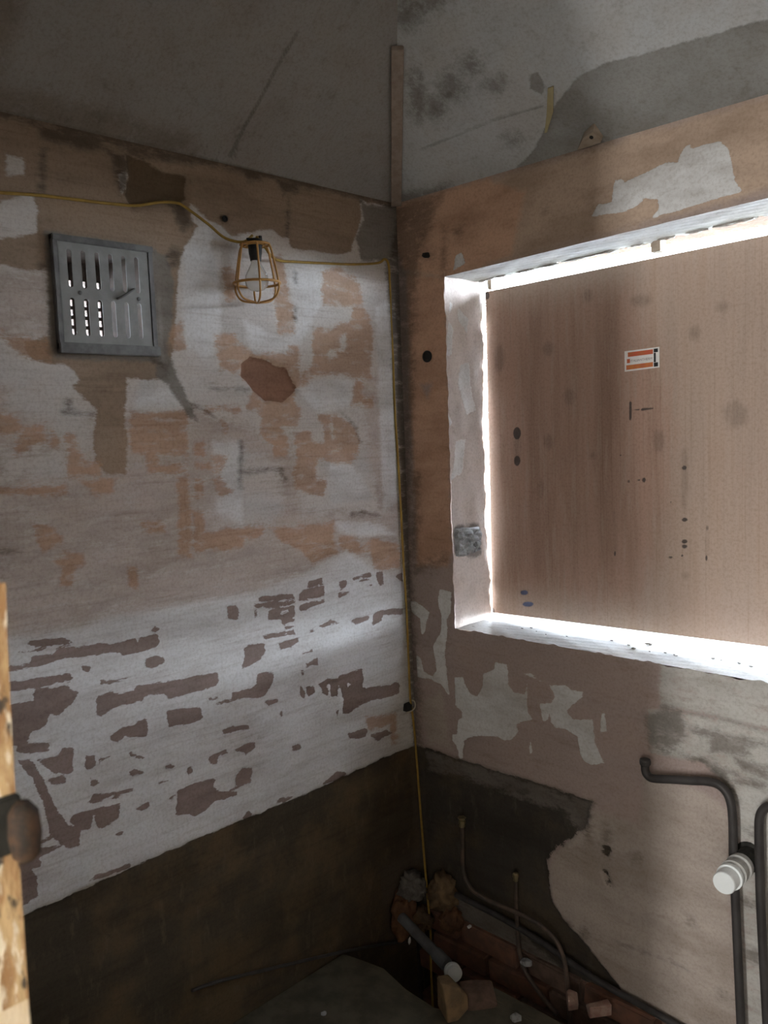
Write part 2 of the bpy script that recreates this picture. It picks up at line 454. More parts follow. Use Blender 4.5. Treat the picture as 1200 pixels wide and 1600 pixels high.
MAXD = 0.06
def field(P, add, sub=()):
    f = np.full(len(P), -MAXD)
    for poly, sgn in [(p, 1) for p in add]+[(p, -1) for p in sub]:
        q = np.array(poly)
        lo = q.min(0)-MAXD; hi = q.max(0)+MAXD
        m = np.where((P[:, 0] > lo[0]) & (P[:, 0] < hi[0]) & (P[:, 1] > lo[1]) & (P[:, 1] < hi[1]))[0]
        if len(m) == 0: continue
        s = np.clip(sdf(P[m], poly), -MAXD, MAXD)
        f[m] = np.maximum(f[m], s) if sgn > 0 else np.minimum(f[m], -s)
    return f

def cr(ox, oy, s, *polys):
    return [[(ox+x/s, oy+y/s) for x, y in p] for p in polys]
def ell(x, y, rx, ry=None, n=12):
    ry = ry or rx
    return [(x+rx*math.cos(2*math.pi*k/n), y+ry*math.sin(2*math.pi*k/n)) for k in range(n)]
def stroke(pts, w):
    a = [(x-w/2, y-w*0.3) for x, y in pts]; b2 = [(x+w/2, y+w*0.3) for x, y in pts]
    return a+b2[::-1]
def to_plane(pl, polys): return [[pl.px(*p) for p in poly] for poly in polys]

# ---- left wall
LWL = {}
LWL['tan'] = [[(-40, 150), (620, 308), (612, 322), (575, 318), (563, 309), (567, 340), (555, 372), (550, 395), (520, 398), (490, 392),
    (455, 388), (450, 372), (440, 372), (425, 358), (395, 364), (362, 368), (345, 352), (325, 342), (308, 325), (298, 318), (300, 345),
    (310, 352), (300, 372), (288, 385), (283, 402), (280, 430), (277, 470), (272, 545), (262, 590), (245, 592), (200, 592), (198, 640),
    (196, 660), (200, 690), (198, 743), (165, 740), (150, 720), (147, 690), (150, 660), (152, 640), (140, 630), (112, 605), (125, 595),
    (115, 580), (100, 570), (78, 570), (45, 560), (40, 535), (80, 525), (80, 470), (75, 420), (55, 422), (-40, 412)]]
LWL['tan-'] = [[(10, 312), (50, 302), (62, 330), (58, 365), (20, 370), (-10, 375), (-10, 322)], [(184, 272), (202, 268), (196, 295), (190, 300)],
    [(10, 240), (38, 246), (42, 275), (12, 272)]]
LWL['orange'] = cr(320, 480, 3.75,
    [(60,160),(180,160),(195,210),(270,250),(350,270),(480,275),(490,220),(548,222),(555,330),(570,440),(540,480),(520,540),(570,600),(545,690),(450,700),(480,750),(500,860),(480,885),(410,870),(400,810),(360,790),(320,740),(335,640),(300,600),(250,590),(265,520),(290,490),(220,400),(220,350),(170,385),(90,370),(90,300),(65,260)],
    [(640,125),(760,130),(800,90),(850,100),(865,0),(930,0),(960,60),(975,120),(975,415),(870,420),(800,400),(735,400),(640,410),(600,465),(570,470),(560,380),(620,360),(640,300),(630,230)],
    [(880,420),(930,430),(910,500),(920,525),(985,530),(980,575),(850,570)],
    [(665,630),(770,630),(820,660),(890,720),(910,780),(900,850),(890,890),(850,915),(670,900),(650,940),(650,1010),(715,1030),(700,1110),(600,1090),(530,1060),(520,960),(545,900),(540,830),(525,740),(590,720),(625,730),(640,790),(700,790),(700,690),(670,660)],
    [(25,870),(80,860),(135,885),(110,920),(95,970),(55,975),(55,920)], [(40,1000),(100,990),(130,1050),(170,1080),(100,1110),(60,1090)],
    [(0,590),(210,585),(210,615),(0,606)], [(100,660),(140,710),(115,735),(95,700)]) + [
    [(425,400),(440,400),(447,440),(460,482),(460,520),(435,521),(430,480)], [(347,425),(360,410),(372,440),(368,470),(352,473)],
    [(503,425),(530,415),(560,440),(568,470),(560,478),(505,478)],
    [(205,645),(292,642),(293,682),(292,706),(293,741),(232,738),(229,706),(208,705),(203,672)],
    [(277,745),(296,745),(297,790),(296,860),(300,860),(300,870),(278,870),(278,800)], [(285,800),(320,800),(320,845),(278,850)],
    [(303,690),(320,685),(320,715),(303,710)], [(305,725),(330,722),(330,735),(305,730)], [(305,750),(320,745),(320,775),(307,778)],
    [(-10,643),(16,650),(32,664),(28,674),(16,678),(-10,678)], [(32,682),(40,670),(70,661),(71,690),(43,700),(22,710)],
    [(78,664),(93,683),(96,696),(80,699)], [(99,678),(117,678),(125,701),(128,720),(158,723),(160,744),(107,744),(105,707)],
    [(-10,760),(101,758),(101,770),(40,776),(-10,774)], [(125,752),(182,748),(175,768),(145,772)],
    [(51,816),(70,819),(94,835),(94,848),(67,862),(56,848)], [(85,877),(107,864),(128,867),(131,880),(117,883),(113,915),(96,915),(101,888)],
    [(200,885),(213,888),(213,920),(203,920)], [(221,816),(256,818),(258,832),(221,830)],
    [(278,835),(320,832),(357,826),(387,826),(416,824),(413,838),(384,843),(381,856),(320,860),(278,862)],
    [(416,822),(458,824),(522,813),(522,850),(530,864),(506,870),(490,883),(470,860),(440,845)],
    [(528,837),(557,840),(563,856),(584,840),(624,850),(627,888),(597,893),(584,888),(581,861),(560,864),(533,860)],
    [(571,1120),(620,1115),(622,1160),(612,1165),(610,1135),(575,1140)], [(262,525),(285,500),(290,545),(275,548)],
    [(0,520),(30,530),(78,535),(80,568),(45,562),(0,530)]]
LWL['orange-'] = cr(320, 480, 3.75, [(725,245),(775,250),(780,295),(725,290)], [(800,160),(830,155),(830,250),(790,255)], [(735,660),(750,660),(752,780),(738,780)]) + [
    [(245,709),(291,707),(292,725),(245,728)], [(298,600),(303,600),(303,900),(298,900)]]
LWL['wash'] = [[(-20,600),(150,640),(300,640),(460,690),(470,800),(620,800),(625,890),(540,865),(480,895),(400,925),(320,940),(180,965),(100,985),(-20,1005)],
    [(-20,938),(128,915),(128,930),(70,950),(55,985),(-20,995)], [(320,918),(395,906),(461,894),(461,904),(400,917),(373,930),(320,935)],
    [(130,955),(213,933),(307,923),(307,933),(221,947),(150,970)], [(560,600),(600,560),(640,800),(590,800)], [(-20,420),(78,425),(80,520),(-20,530)]]
LWL['wash-'] = [[(10,610),(100,600),(145,640),(150,700),(120,720),(100,690),(60,650),(10,640)], [(0,705),(100,700),(105,745),(0,748)],
    [(370,700),(440,730),(440,800),(380,830),(330,800)], [(350,770),(420,780),(420,815),(340,820)]]
LWL['clean'] = [[(-20,1003),(100,985),(180,965),(320,940),(400,925),(480,895),(520,870),(540,860),(600,895),(630,905),(655,1165),(40,1430),(-20,1455)],
    [(300,345),(330,350),(345,470),(345,545),(320,560),(290,540),(285,480),(288,400)], [(465,605),(500,590),(555,590),(550,630),(500,650),(475,620)],
    [(445,410),(540,410),(545,440),(505,470),(490,500),(470,540),(440,560),(430,530),(462,520),(458,480)], [(585,480),(606,470),(625,780),(600,800),(592,640)],
    [(520,690),(560,740),(590,780),(520,790),(510,760)], [(380,500),(430,525),(470,530),(440,560),(390,545)], [(220,590),(262,600),(285,640),(210,640)],
    [(522,815),(590,818),(620,835),(584,838),(560,838),(530,832)], [(330,690),(375,690),(380,820),(340,800)]]
LWL['cement'] = [[(236,395),(262,400),(272,440),(270,500),(262,545),(275,580),(300,640),(310,660),(295,650),(262,600),(245,590),(243,550)],
    [(563,309),(573,320),(611,320),(626,318),(622,400),(592,408),(565,408),(557,373),(568,341)], [(70,360),(245,388),(250,400),(245,566),(85,560),(78,540)]]
LWL['hole'] = cr(320, 480, 3.75, [(225,330),(275,285),(380,310),(425,345),(490,355),(510,410),(548,480),(465,560),(390,545),(365,550),(300,490),(225,400)])
LWL['hole2'] = [[(200,240),(235,253),(256,267),(293,275),(293,310),(283,320),(256,315),(208,323),(197,304),(203,277)]]
LWL['brown'] = cr(320, 800, 3.75,
    [(130,560),(185,545),(195,580),(200,600),(190,630),(140,625)], [(310,510),(340,490),(520,482),(525,505),(325,528)],
    [(280,540),(525,515),(528,540),(360,558),(285,565)], [(370,575),(525,545),(528,615),(470,635),(450,655),(445,630),(370,635)],
    [(450,640),(525,620),(525,640),(450,657)], [(465,675),(525,662),(525,675),(470,685)], [(335,725),(400,710),(520,690),(525,715),(400,735),(345,750)],
    [(430,765),(545,735),(553,760),(500,790),(435,805)], [(548,480),(580,455),(700,430),(705,490),(550,525)],
    [(550,545),(620,525),(715,510),(700,535),(630,555),(590,580),(550,583)], [(285,580),(305,570),(305,615),(290,625)],
    [(790,410),(835,400),(830,440),(800,455)], [(790,480),(860,460),(830,490),(790,500)], [(870,385),(975,350),(980,375),(870,400)],
    [(905,400),(970,385),(970,400),(910,412)], [(940,430),(985,422),(985,432),(945,435)], [(1005,350),(1045,350),(1050,420),(1030,430),(1010,400)],
    [(1115,370),(1160,350),(1165,415),(1135,400)], [(990,600),(1040,570),(1160,565),(1165,600),(1050,605),(1040,640),(985,665)],
    [(850,640),(920,615),(970,605),(965,630),(890,660)], [(670,670),(740,630),(790,650),(730,665),(690,680)], [(610,695),(640,685),(640,700),(615,710)],
    [(225,800),(260,775),(345,770),(350,810),(330,860),(260,905),(215,915),(235,840)], [(565,825),(630,805),(635,818),(570,838)],
    [(590,885),(660,855),(665,900),(620,895),(595,920)], [(560,930),(580,920),(580,960),(565,950)],
    [(305,950),(330,935),(400,945),(395,1000),(355,1070),(310,1090),(230,1085),(150,1110),(160,1060),(270,1030),(300,1000)],
    [(15,1090),(85,1078),(80,1095),(20,1105)], [(40,1120),(140,1100),(140,1112),(50,1130)], [(350,1110),(430,1090),(430,1110),(375,1140)],
    [(560,1010),(590,1060),(585,1095),(560,1070)], [(595,1025),(640,1020),(650,1060),(610,1088)], [(670,1010),(720,970),(790,980),(780,1080),(740,1090),(700,1070)],
    [(785,960),(920,920),(930,980),(920,1035),(1090,1010),(1120,995),(1145,1010),(1140,1060),(1100,1080),(960,1110),(900,1140),(850,1180),(810,1175),(815,1100),(800,1040),(780,1000)],
    [(605,410),(690,380),(690,425),(600,440)], [(765,1165),(790,1160),(780,1200)], [(435,1180),(460,1150),(450,1200)]) + cr(0, 800, 3.75,
    [(890,690),(910,665),(935,685),(905,710)],
    [(45,930),(60,905),(180,880),(190,850),(320,830),(330,800),(430,790),(445,805),(480,785),(600,770),(640,775),(790,740),(810,775),(820,735),(920,718),(940,765),(920,790),(720,850),(700,825),(640,825),(560,840),(480,850),(440,850),(200,910),(110,930),(50,940)],
    [(130,780),(200,745),(300,745),(390,740),(425,765),(380,780),(200,785)], [(100,820),(270,800),(130,830)],
    [(850,860),(900,840),(970,855),(970,880),(890,915),(850,910)], [(480,900),(535,905),(525,940),(485,935)],
    [(585,980),(620,990),(800,962),(800,970),(600,1012),(585,1010)], [(30,1000),(120,990),(410,940),(425,970),(410,990),(250,1030),(30,1060)],
    [(230,1040),(410,1010),(405,1040),(470,1045),(430,1120),(340,1190),(290,1180),(270,1260),(190,1290),(160,1350),(60,1380),(30,1140),(210,1110),(200,1070)],
    [(570,1080),(650,1050),(690,1070),(780,1045),(800,1015),(950,1000),(1100,970),(1200,950),(1270,940),(1278,990),(1260,1020),(1200,1040),(990,1095),(960,1065),(850,1080),(830,1105),(660,1150),(600,1200),(565,1195),(560,1110)],
    [(975,1170),(1060,1150),(1175,1145),(1185,1205),(1170,1220),(990,1265)]) + cr(0, 1120, 3.75,
    [(645,115),(720,60),(790,50),(800,30),(855,10),(865,60),(855,120),(730,115),(690,150),(650,145)], [(100,150),(230,150),(295,155),(290,200),(230,215),(100,215)],
    [(210,250),(340,230),(370,180),(435,185),(430,320),(400,340),(320,330),(270,290)], [(500,230),(560,225),(565,290),(505,315)],
    [(580,245),(650,230),(590,270),(580,290)], [(280,370),(390,340),(385,385),(310,400)],
    [(110,260),(190,250),(250,370),(330,530),(400,640),(470,650),(470,760),(400,775),(290,690),(260,520),(190,360),(150,320)],
    [(530,360),(580,385),(540,415)], [(455,525),(520,500),(550,455),(780,420),(785,435),(540,500)], [(530,500),(700,460),(700,478),(540,505)],
    [(420,580),(580,530),(710,505),(690,590),(600,655),(570,650),(550,570),(530,660),(480,665),(410,620)], [(760,320),(790,305),(850,330),(760,350)],
    [(760,205),(850,235),(840,250),(760,235)], [(790,545),(880,490),(880,530),(830,550)], [(800,600),(830,595),(820,610)], [(680,690),(720,672),(715,688)],
    [(970,290),(1000,275),(1030,290),(1020,305),(975,305)], [(1100,300),(1125,295),(1125,325),(1105,345)], [(920,385),(995,372),(995,382),(925,400)],
    [(1040,440),(1120,400),(1200,370),(1260,365),(1250,410),(1275,430),(1390,440),(1385,460),(1260,500),(1200,550),(1140,585),(1100,570),(1030,575),(1040,500)],
    [(990,480),(1030,455),(1010,490)], [(120,790),(260,720),(300,690),(310,710),(180,770),(370,755),(230,820),(240,880),(190,890),(215,950),(220,1050),(130,1110),(60,1130),(60,900)],
    [(520,970),(560,930),(770,855),(770,890),(620,940)]) + cr(320, 1120, 3.75,
    [(100,75),(160,50),(250,45),(260,70),(180,85),(105,100)], [(170,200),(230,160),(295,145),(290,180),(240,225),(220,200)],
    [(20,240),(60,215),(125,190),(130,210),(80,225),(70,270),(40,275)], [(180,350),(220,300),(285,300),(270,360),(275,380),(200,410),(180,385)],
    [(120,435),(190,405),(200,415)], [(510,170),(560,152),(570,185),(520,200)], [(840,100),(940,65),(960,80),(940,120),(850,130)],
    [(970,110),(1060,80),(1110,95),(1010,140)], [(225,590),(255,550),(290,580),(230,610)], [(690,390),(770,320),(820,325),(830,350),(700,405)], [(410,510),(440,480),(540,465),(490,500)])
LWL['brown-'] = cr(320, 800, 3.75, [(430,590),(485,570),(490,590),(440,605)], [(722,1010),(735,1010),(742,1085),(728,1085)], [(835,1000),(855,1010),(840,1030)])
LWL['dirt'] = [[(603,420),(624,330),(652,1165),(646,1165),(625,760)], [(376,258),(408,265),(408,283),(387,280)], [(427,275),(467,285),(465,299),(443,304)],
    stroke([(452,300),(450,330),(449,370)], 3), stroke([(461,425),(462,440)], 3), stroke([(462,482),(461,500)], 3), stroke([(550,803),(575,802),(592,806)], 2.2),
    stroke([(535,648),(552,662),(562,690)], 2.0), stroke([(300,633),(320,640),(335,652)], 2), stroke([(100,645),(150,645)], 2.0), [(236,560),(258,566),(262,580),(240,570)],
    ell(351, 342, 4), ell(66, 417, 5, 3), ell(106, 632, 4, 6), stroke([(0, 862), (60, 862)], 2), stroke([(438,735),(446,750)], 1.5), [(596,1360),(655,1330),(655,1480),(610,1480)],  # last patch: dark colour standing in for the shaded hollow behind the rags
    [(55,186),(150,208),(185,232),(120,232),(66,215)], [(150,212),(310,246),(300,258),(200,240)], [(170,235),(205,245),(200,300),(186,305),(180,262)], [(64,232),(72,232),(70,300),(64,296)], [(265,318),(290,320),(300,350),(285,362)], ell(272,402,10,14),
    stroke([(375,760),(378,690)], 4), stroke([(380,738),(440,733)], 3), stroke([(330,606),(390,608)], 2)]

# ---- window wall
WWL = {}
WWL['tan'] = [[(610,322),(1400,90),(1400,270),(1200,312),(697,433),(690,445),(640,430)]]
WWL['orange'] = [[(636,430),(695,432),(700,600),(706,860),(700,885),(652,885),(640,600)], [(600,325),(760,280),(820,300),(800,400),(697,433),(630,420)]]
WWL['orange-'] = [[(655,600),(675,600),(668,620)]]
WWL['clean'] = cr(800, 100, 3.0, [(375,720),(400,660),(470,650),(480,545),(520,540),(530,555),(690,480),(740,460),(780,460),(800,400),(830,380),(845,400),(975,360),(1010,400),(1030,470),(1045,560),(1075,630),(700,740),(650,755),(690,700),(685,640),(620,635),(610,660),(540,700),(430,715)]) + cr(620, 940, 3.75,
    [(340,440),(390,440),(400,490),(430,540),(470,560),(500,500),(505,420),(570,400),(575,355),(645,370),(655,490),(690,530),(750,545),(765,480),(765,640),(795,690),(740,700),(700,720),(715,760),(670,815),(630,815),(600,795),(510,785),(430,790),(395,815),(385,920),(370,920),(360,860),(325,810),(325,780),(355,770),(360,690),(385,680),(380,640),(345,610)],
    [(320,0),(270,50),(262,180),(215,260),(230,340),(238,400),(215,435),(160,410),(145,330),(120,310),(125,440),(200,450),(265,490),(310,560),(305,480),(292,380),(285,310),(300,200),(295,100),(320,60)],
    [(75,0),(110,0),(160,30),(195,65),(180,110),(170,180),(150,190),(140,100),(90,60)],
    [(735,425),(790,420),(840,470),(880,470),(930,550),(910,590),(840,600),(860,700),(890,690),(900,640),(905,700),(930,740),(985,740),(1060,790),(1075,900),(1100,940),(1140,955),(1200,950),(1217,945),(1195,900),(1165,830),(1150,690),(1080,690),(1030,690),(995,640),(1085,560),(1090,530),(1030,520),(990,490),(900,490),(850,460)],
    [(775,820),(785,820),(792,890),(780,895)], [(1200,660),(1215,650),(1230,760),(1190,770)]) + [
    [(688,922),(705,925),(704,945),(690,960),(685,940)], [(712,398),(722,392),(728,410),(708,420)]]
WWL['wash'] = [[(1008,1212),(1100,1237),(1140,1270),(1150,1650),(985,1650),(940,1540),(880,1460),(850,1380),(870,1330),(900,1290),(925,1262),(1000,1290)],
    [(1155,240),(1400,170),(1400,290),(1165,310)], [(655,1100),(690,1080),(705,1170),(670,1165)]]
WWL['cement'] = [[(1033,1030),(1400,1095),(1400,1190),(1120,1118),(1030,1105)], [(1012,1108),(1120,1120),(1400,1190),(1400,1700),(1158,1700),(1150,1250),(1135,1220),(1100,1192),(1018,1175)]]
WWL['brown'] = [[(1008,1115),(1065,1108),(1075,1150),(1050,1172),(1015,1168)], [(1110,1148),(1165,1155),(1170,1178),(1110,1172)], stroke([(1035,1106),(1120,1122),(1200,1142)], 6),
    [(1150,1180),(1200,1200),(1200,1215),(1160,1205)], [(1160,1290),(1185,1300),(1180,1310)], [(1075,1132),(1200,1160),(1200,1168),(1080,1146)], [(1140,1200),(1200,1222),(1200,1236),(1150,1222)], [(1158,1400),(1186,1408),(1186,1420),(1160,1412)], [(1160,1480),(1190,1488),(1190,1510),(1162,1496)], [(1075,1185),(1105,1180),(1140,1200),(1150,1240),(1130,1215),(1100,1195)], stroke([(970,1475),(1020,1490),(1080,1515)], 5)]
WWL['dado'] = [[(640,1160),(700,1182),(760,1200),(800,1213),(860,1232),(925,1253),(915,1290),(900,1300),(895,1310),(860,1335),(852,1345),(856,1380),(862,1410),(880,1440),(900,1460),(925,1490),(955,1530),(985,1570),(1010,1600),(1060,1750),(600,1750),(600,1160)],
    ell(948,1330,5,8), stroke([(944,1362),(952,1382)], 5)]
WWL['skim'] = [[(660,1175),(760,1202),(860,1236),(930,1256),(920,1290),(900,1300),(880,1270),(800,1245),(700,1210),(665,1205)], [(700,1395),(800,1450),(880,1520),(860,1540),(760,1470),(690,1420)]]
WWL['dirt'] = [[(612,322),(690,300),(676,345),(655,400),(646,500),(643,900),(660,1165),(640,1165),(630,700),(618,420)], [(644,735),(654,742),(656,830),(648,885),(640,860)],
    ell(668, 398, 10, 5), [(800,252),(960,210),(960,222),(800,262)], ell(716, 363, 3), ell(850, 330, 3), stroke([(695,360),(692,430)], 4), [(640,880),(700,870),(700,880),(650,900)],
    stroke([(1040,1172),(1075,1181),(1105,1192),(1130,1213),(1147,1250)], 3.5), stroke([(905,1268),(912,1284)], 5), stroke([(922,1290),(918,1312)], 4), ell(885,1447,8,6), ell(912,1462,6,8), [(948,1290),(952,1300),(946,1322)],
    ell(992, 1341, 3), ell(1078, 1438, 2.5, 4), ell(1127, 1555, 3)]

# ---- other surfaces
LCL = {'dirt': [stroke([(465,48),(430,110),(385,195),(357,246)], 5.0), stroke([(346,228),(338,248)], 2), stroke([(326,222),(318,243)], 2), stroke([(372,232),(364,252)], 2),
                stroke([(284,214),(281,232)], 2), [(-20,165),(60,185),(200,215),(300,240),(420,270),(500,290),(500,294),(400,270),(250,233),(100,200),(-20,175)]],
       'stain': [[(-40,-60),(60,-40),(20,60),(0,150),(-40,160)], [(-40,120),(160,170),(300,215),(300,245),(-40,175)]]}
RCL = {'damp': [[(805,264),(822,248),(836,232),(852,200),(868,165),(900,122),(950,96),(1050,72),(1200,30),(1400,-40),(1400,90),(1200,150),(900,238)], [(826,118),(840,112),(852,135),(848,150),(828,140)]],
       'mould': [ell(705,140,24,26), ell(735,100,16,16), ell(770,135,18,10), ell(680,170,18,22), ell(655,150,14,40), ell(800,220,14,8), [(600,30),(660,-20),(700,-10),(640,45)], [(620,300),(700,290),(680,330),(618,330)]],
       'dirt': [stroke([(652,236),(700,216),(770,190),(850,165)], 5), stroke([(1150,178),(1195,155)], 3), ell(1030,205,14,4), ell(700,150,6)]}
BDL = {'dirt': [ell(808,677,6,10), ell(808,720,5,8), ell(1069,731,4,3.5), ell(1070,812,5,3.5), ell(1070,846,5,3.5), ell(1070,854,5,3), ell(1105,825,2,6), ell(1104,872,2,5), ell(1006,750,3,4), ell(998,750,2,2),
                ell(1048,871,4,2), stroke([(985,627),(985,657)], 4), stroke([(990,640),(1000,640)], 3.5) , [(1002,638),(1021,636),(1021,639),(1002,642)], ell(761,462,4,6), ell(982,752,2,3), ell(769,957,4,8),
                ell(961,865,1.5,4), ell(1048,785,1.5,2), ell(1066,868,2,2), ell(970,711,1.5)],
       'smudge': [ell(918,462,7,9), ell(808,700,5,22), ell(1071,762,5,8), ell(1071,790,3,8), ell(1071,900,4,4), stroke([(961,800),(962,862)], 2), [(1128,640),(1150,625),(1168,640),(1166,662),(1140,672)], ell(1104,850,2,18),
                  ell(857,545,8,10), ell(780,560,7,20), ell(1000,470,14,8), ell(1085,520,8,10), ell(890,620,9,12), ell(1130,480,10,6), ell(1030,690,8,16), ell(846,765,4,14), ell(858,690,8,12), ell(1070,750,4,50), ell(925,712,4,4)],
       'blue': [ell(819,926,6,4), ell(825,944,9,4)],
       'wash': [[(770,480),(980,450),(1045,600),(1045,800),(990,940),(790,920)]]}  # redder on the board's shaded side: tint of the light put into colour
JBL = {'clean': [[(703,470),(708,478),(702,490)], [(715,480),(732,500),(728,520),(716,500)], [(700,500),(709,515),(704,560),(698,552)], [(720,570),(733,565),(735,600),(745,640),(730,650),(715,600)],
                 [(700,645),(706,660),(700,668)], [(712,690),(728,685),(722,740),(705,750)]],
       'dirt': [[(708,828),(716,820),(748,818),(752,866),(740,872),(710,866)]]}

# ------------------------------------------------------------------ gridded walls carrying the worn outlines
def lines(a, b, step, *snap):
    xs = sorted(set([a, b]+[s for s in snap if a < s < b]))
    out = [a]
    for p, q in zip(xs, xs[1:]):
        n = max(1, int(round((q-p)/step)))
        out += [p+(q-p)*(i+1)/n for i in range(n)]
    return np.array(out)

def grid_mesh(name, A, B, pos, hole=None, hole_src=None, disp=None, attrs=None, mat=None, extra=None):
    """A, B: 2D arrays of plane coordinates; pos(a, b, off) -> xyz."""
    na, nb = A.shape
    a = A.ravel(); b = B.ravel()
    off = disp if disp is not None else np.zeros(len(a))
    V = pos(a, b, off)
    idx = np.arange(na*nb).reshape(na, nb)
    F = np.stack([idx[:-1, :-1], idx[1:, :-1], idx[1:, 1:], idx[:-1, 1:]], -1).reshape(-1, 4)
    if hole:
        ha, hb = (x.ravel() for x in (hole_src or (A, B)))
        ca = ha[F].mean(1); cb = hb[F].mean(1)
        F = F[~((ca > hole[0]) & (ca < hole[1]) & (cb > hole[2]) & (cb < hole[3]))]
    nv = len(V)
    F = [tuple(f) for f in F.tolist()]
    V = V.tolist()
    if extra:
        for quad in extra:
            k = len(V); V += [list(q) for q in quad]; F.append((k, k+1, k+2, k+3))
    me = bpy.data.meshes.new(name)
    me.from_pydata(V, [], F)
    for nm, arr in (attrs or {}).items():
        at = me.attributes.new(nm, 'FLOAT', 'POINT')
        full = np.full(len(V), -MAXD, dtype=np.float32); full[:nv] = arr
        at.data.foreach_set('value', full)
    me.update()
    o = link_mesh(name, me, mat)
    sm = np.ones(len(me.polygons), dtype=bool); me.polygons.foreach_set('use_smooth', sm)
    return o

def plane_pos(pl, sign):
    def f(a, b, off):
        a = np.asarray(a)[:, None]; b = np.asarray(b)[:, None]; off = np.asarray(off)[:, None]
        return pl.O + pl.U*a + pl.V*b + pl.N*off*sign
    return f

def wob(a, b, s=1.0):
    return (np.sin(a*5.1*s+1.3)*np.sin(b*4.3*s+.4)*0.5 + np.sin(a*13*s+b*7*s)*0.25 + np.sin(b*17*s-a*11*s+2)*0.25)

def attrs_for(pl, layers, P, names):
    out = {}
    for nm in names:
        out[nm] = field(P, to_plane(pl, layers.get(nm, [])), to_plane(pl, layers.get(nm+'-', [])))
    return out

# left wall -------------------------------------------------
VA0, VA1, VB0, VB1 = 0.858, 1.082, 1.757, 1.985      # air vent opening: -y and z
ua = lines(0.0, -RY, 0.006, VA0, VA1); vb = lines(-0.40, ZC, 0.006, VB0, VB1, 0.535)
A, B = np.meshgrid(ua, vb, indexing='ij'); P = np.stack([A.ravel(), B.ravel()], -1)
at = attrs_for(LW, LWL, P, ['wash', 'clean', 'tan', 'orange', 'cement', 'brown', 'hole', 'hole2', 'dirt'])
dado_line = 0.535 + 0.003*np.sin(P[:, 0]*9) + 0.001*np.sin(P[:, 0]*77+1)
at['dado'] = np.clip(dado_line-P[:, 1], -MAXD, MAXD)
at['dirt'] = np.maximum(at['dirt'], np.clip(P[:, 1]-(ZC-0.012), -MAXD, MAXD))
st = lambda x, w: np.clip(x/w*0.5+0.5, 0, 1)
edge_n = wob(P[:, 0], P[:, 1], 9)*0.004
dl = (wob(P[:, 0], P[:, 1])*0.004 - 0.010*st(at['dado']+edge_n, 0.006) - 0.012*st(at['hole']+edge_n, 0.006)
      - 0.014*st(at['hole2']+edge_n, 0.010) - 0.0025*st(at['tan']+edge_n, 0.006) - 0.0012*st(at['brown']+edge_n, 0.004)
      - 0.0015*st(at['orange']+edge_n, 0.006))
dl *= np.clip(np.minimum.reduce([A.ravel()/0.02, (ZC-B.ravel())/0.02, np.ones(A.size)]), 0, 1)
inv = (A.ravel() > VA0-.03) & (A.ravel() < VA1+.03) & (B.ravel() > VB0-.03) & (B.ravel() < VB1+.03)
dl[inv] = 0.0
TL = 0.25
def q4(f, c): return [f(*p) for p in c]
ex = []
fx = lambda a, b: (-TL, -a, b)
for a0, a1, b0, b1 in ((0, VA0, -.4, ZC), (VA1, -RY, -.4, ZC), (VA0, VA1, -.4, VB0), (VA0, VA1, VB1, ZC)):
    ex.append(q4(fx, [(a0, b0), (a1, b0), (a1, b1), (a0, b1)]))
wall_left = grid_mesh('wall_left', A, B, plane_pos(LW, 1 if LW.N[0] > 0 else -1), hole=(VA0, VA1, VB0, VB1), disp=dl, attrs=at, mat=M['left'], extra=ex)
tag(wall_left, 'plaster wall with peeling white paint and dark stripped base', kind='structure')

# window wall ------------------------------------------------
XO, XE, ZS, ZH = 0.180, 1.40, 0.945, 1.990
ua = lines(0.0, RX, 0.006, XO, XE); vb = lines(0.0, ZC, 0.006, ZS, ZH)
A, B = np.meshgrid(ua, vb, indexing='ij'); P = np.stack([A.ravel(), B.ravel()], -1)
at = attrs_for(WW, WWL, P, ['wash', 'tan', 'orange', 'clean', 'cement', 'brown', 'dado', 'skim', 'dirt'])
edge_n = wob(P[:, 0], P[:, 1], 9)*0.004
dw = (wob(P[:, 0]+3, P[:, 1])*0.004 - 0.012*st(at['dado']+edge_n, 0.008) + 0.0015*st(at['clean']+edge_n, 0.004)
      + 0.004*st(at['cement'], 0.02))
dw *= np.clip(np.minimum.reduce([A.ravel()/0.02, (ZC-B.ravel())/0.02, np.ones(A.size)]), 0, 1)
# the lintel edge rises a little to the right; sill and jamb arrises are chipped
near = np.exp(-((B-ZH)/0.06)**2)*((A > XO-.02) & (A < XE+.02))
B2 = B + near*0.030*np.clip((A-XO)/0.95, 0, 1) - near*0.006
chip = np.exp(-((B-ZS)/0.012)**2)*((A > XO) & (A < XE))
B2 = B2 + chip*0.005*wob(A, A*0.3, 12)
chipj = np.exp(-((A-XO)/0.012)**2)*((B > ZS) & (B < ZH))
A2 = A + chipj*0.004*wob(B, B*0.4, 9)
TWL = 0.165
ex = []
fy = lambda a, b: (a, TWL, b)
for a0, a1, b0, b1 in ((-TL, XO-.02, -.4, ZC), (XE, RX, -.4, ZC), (XO-.02, XE, -.4, ZS-.03), (XO-.02, XE, ZH+.045, ZC)):
    ex.append(q4(fy, [(a0, b0), (a1, b0), (a1, b1), (a0, b1)]))
wall_right = grid_mesh('wall_right', A2, B2, plane_pos(WW, 1 if WW.N[1] < 0 else -1), hole=(XO, XE, ZS, ZH), hole_src=(A, B), disp=dw, attrs=at, mat=M['window'], extra=ex)
tag(wall_right, 'bare pinkish plaster wall around the boarded window', kind='structure')

# window reveals -----------------------------------------------
win = empty('window_1', (XO, 0, ZS)); tag(win, 'plastered window opening closed by a board', kind='structure')
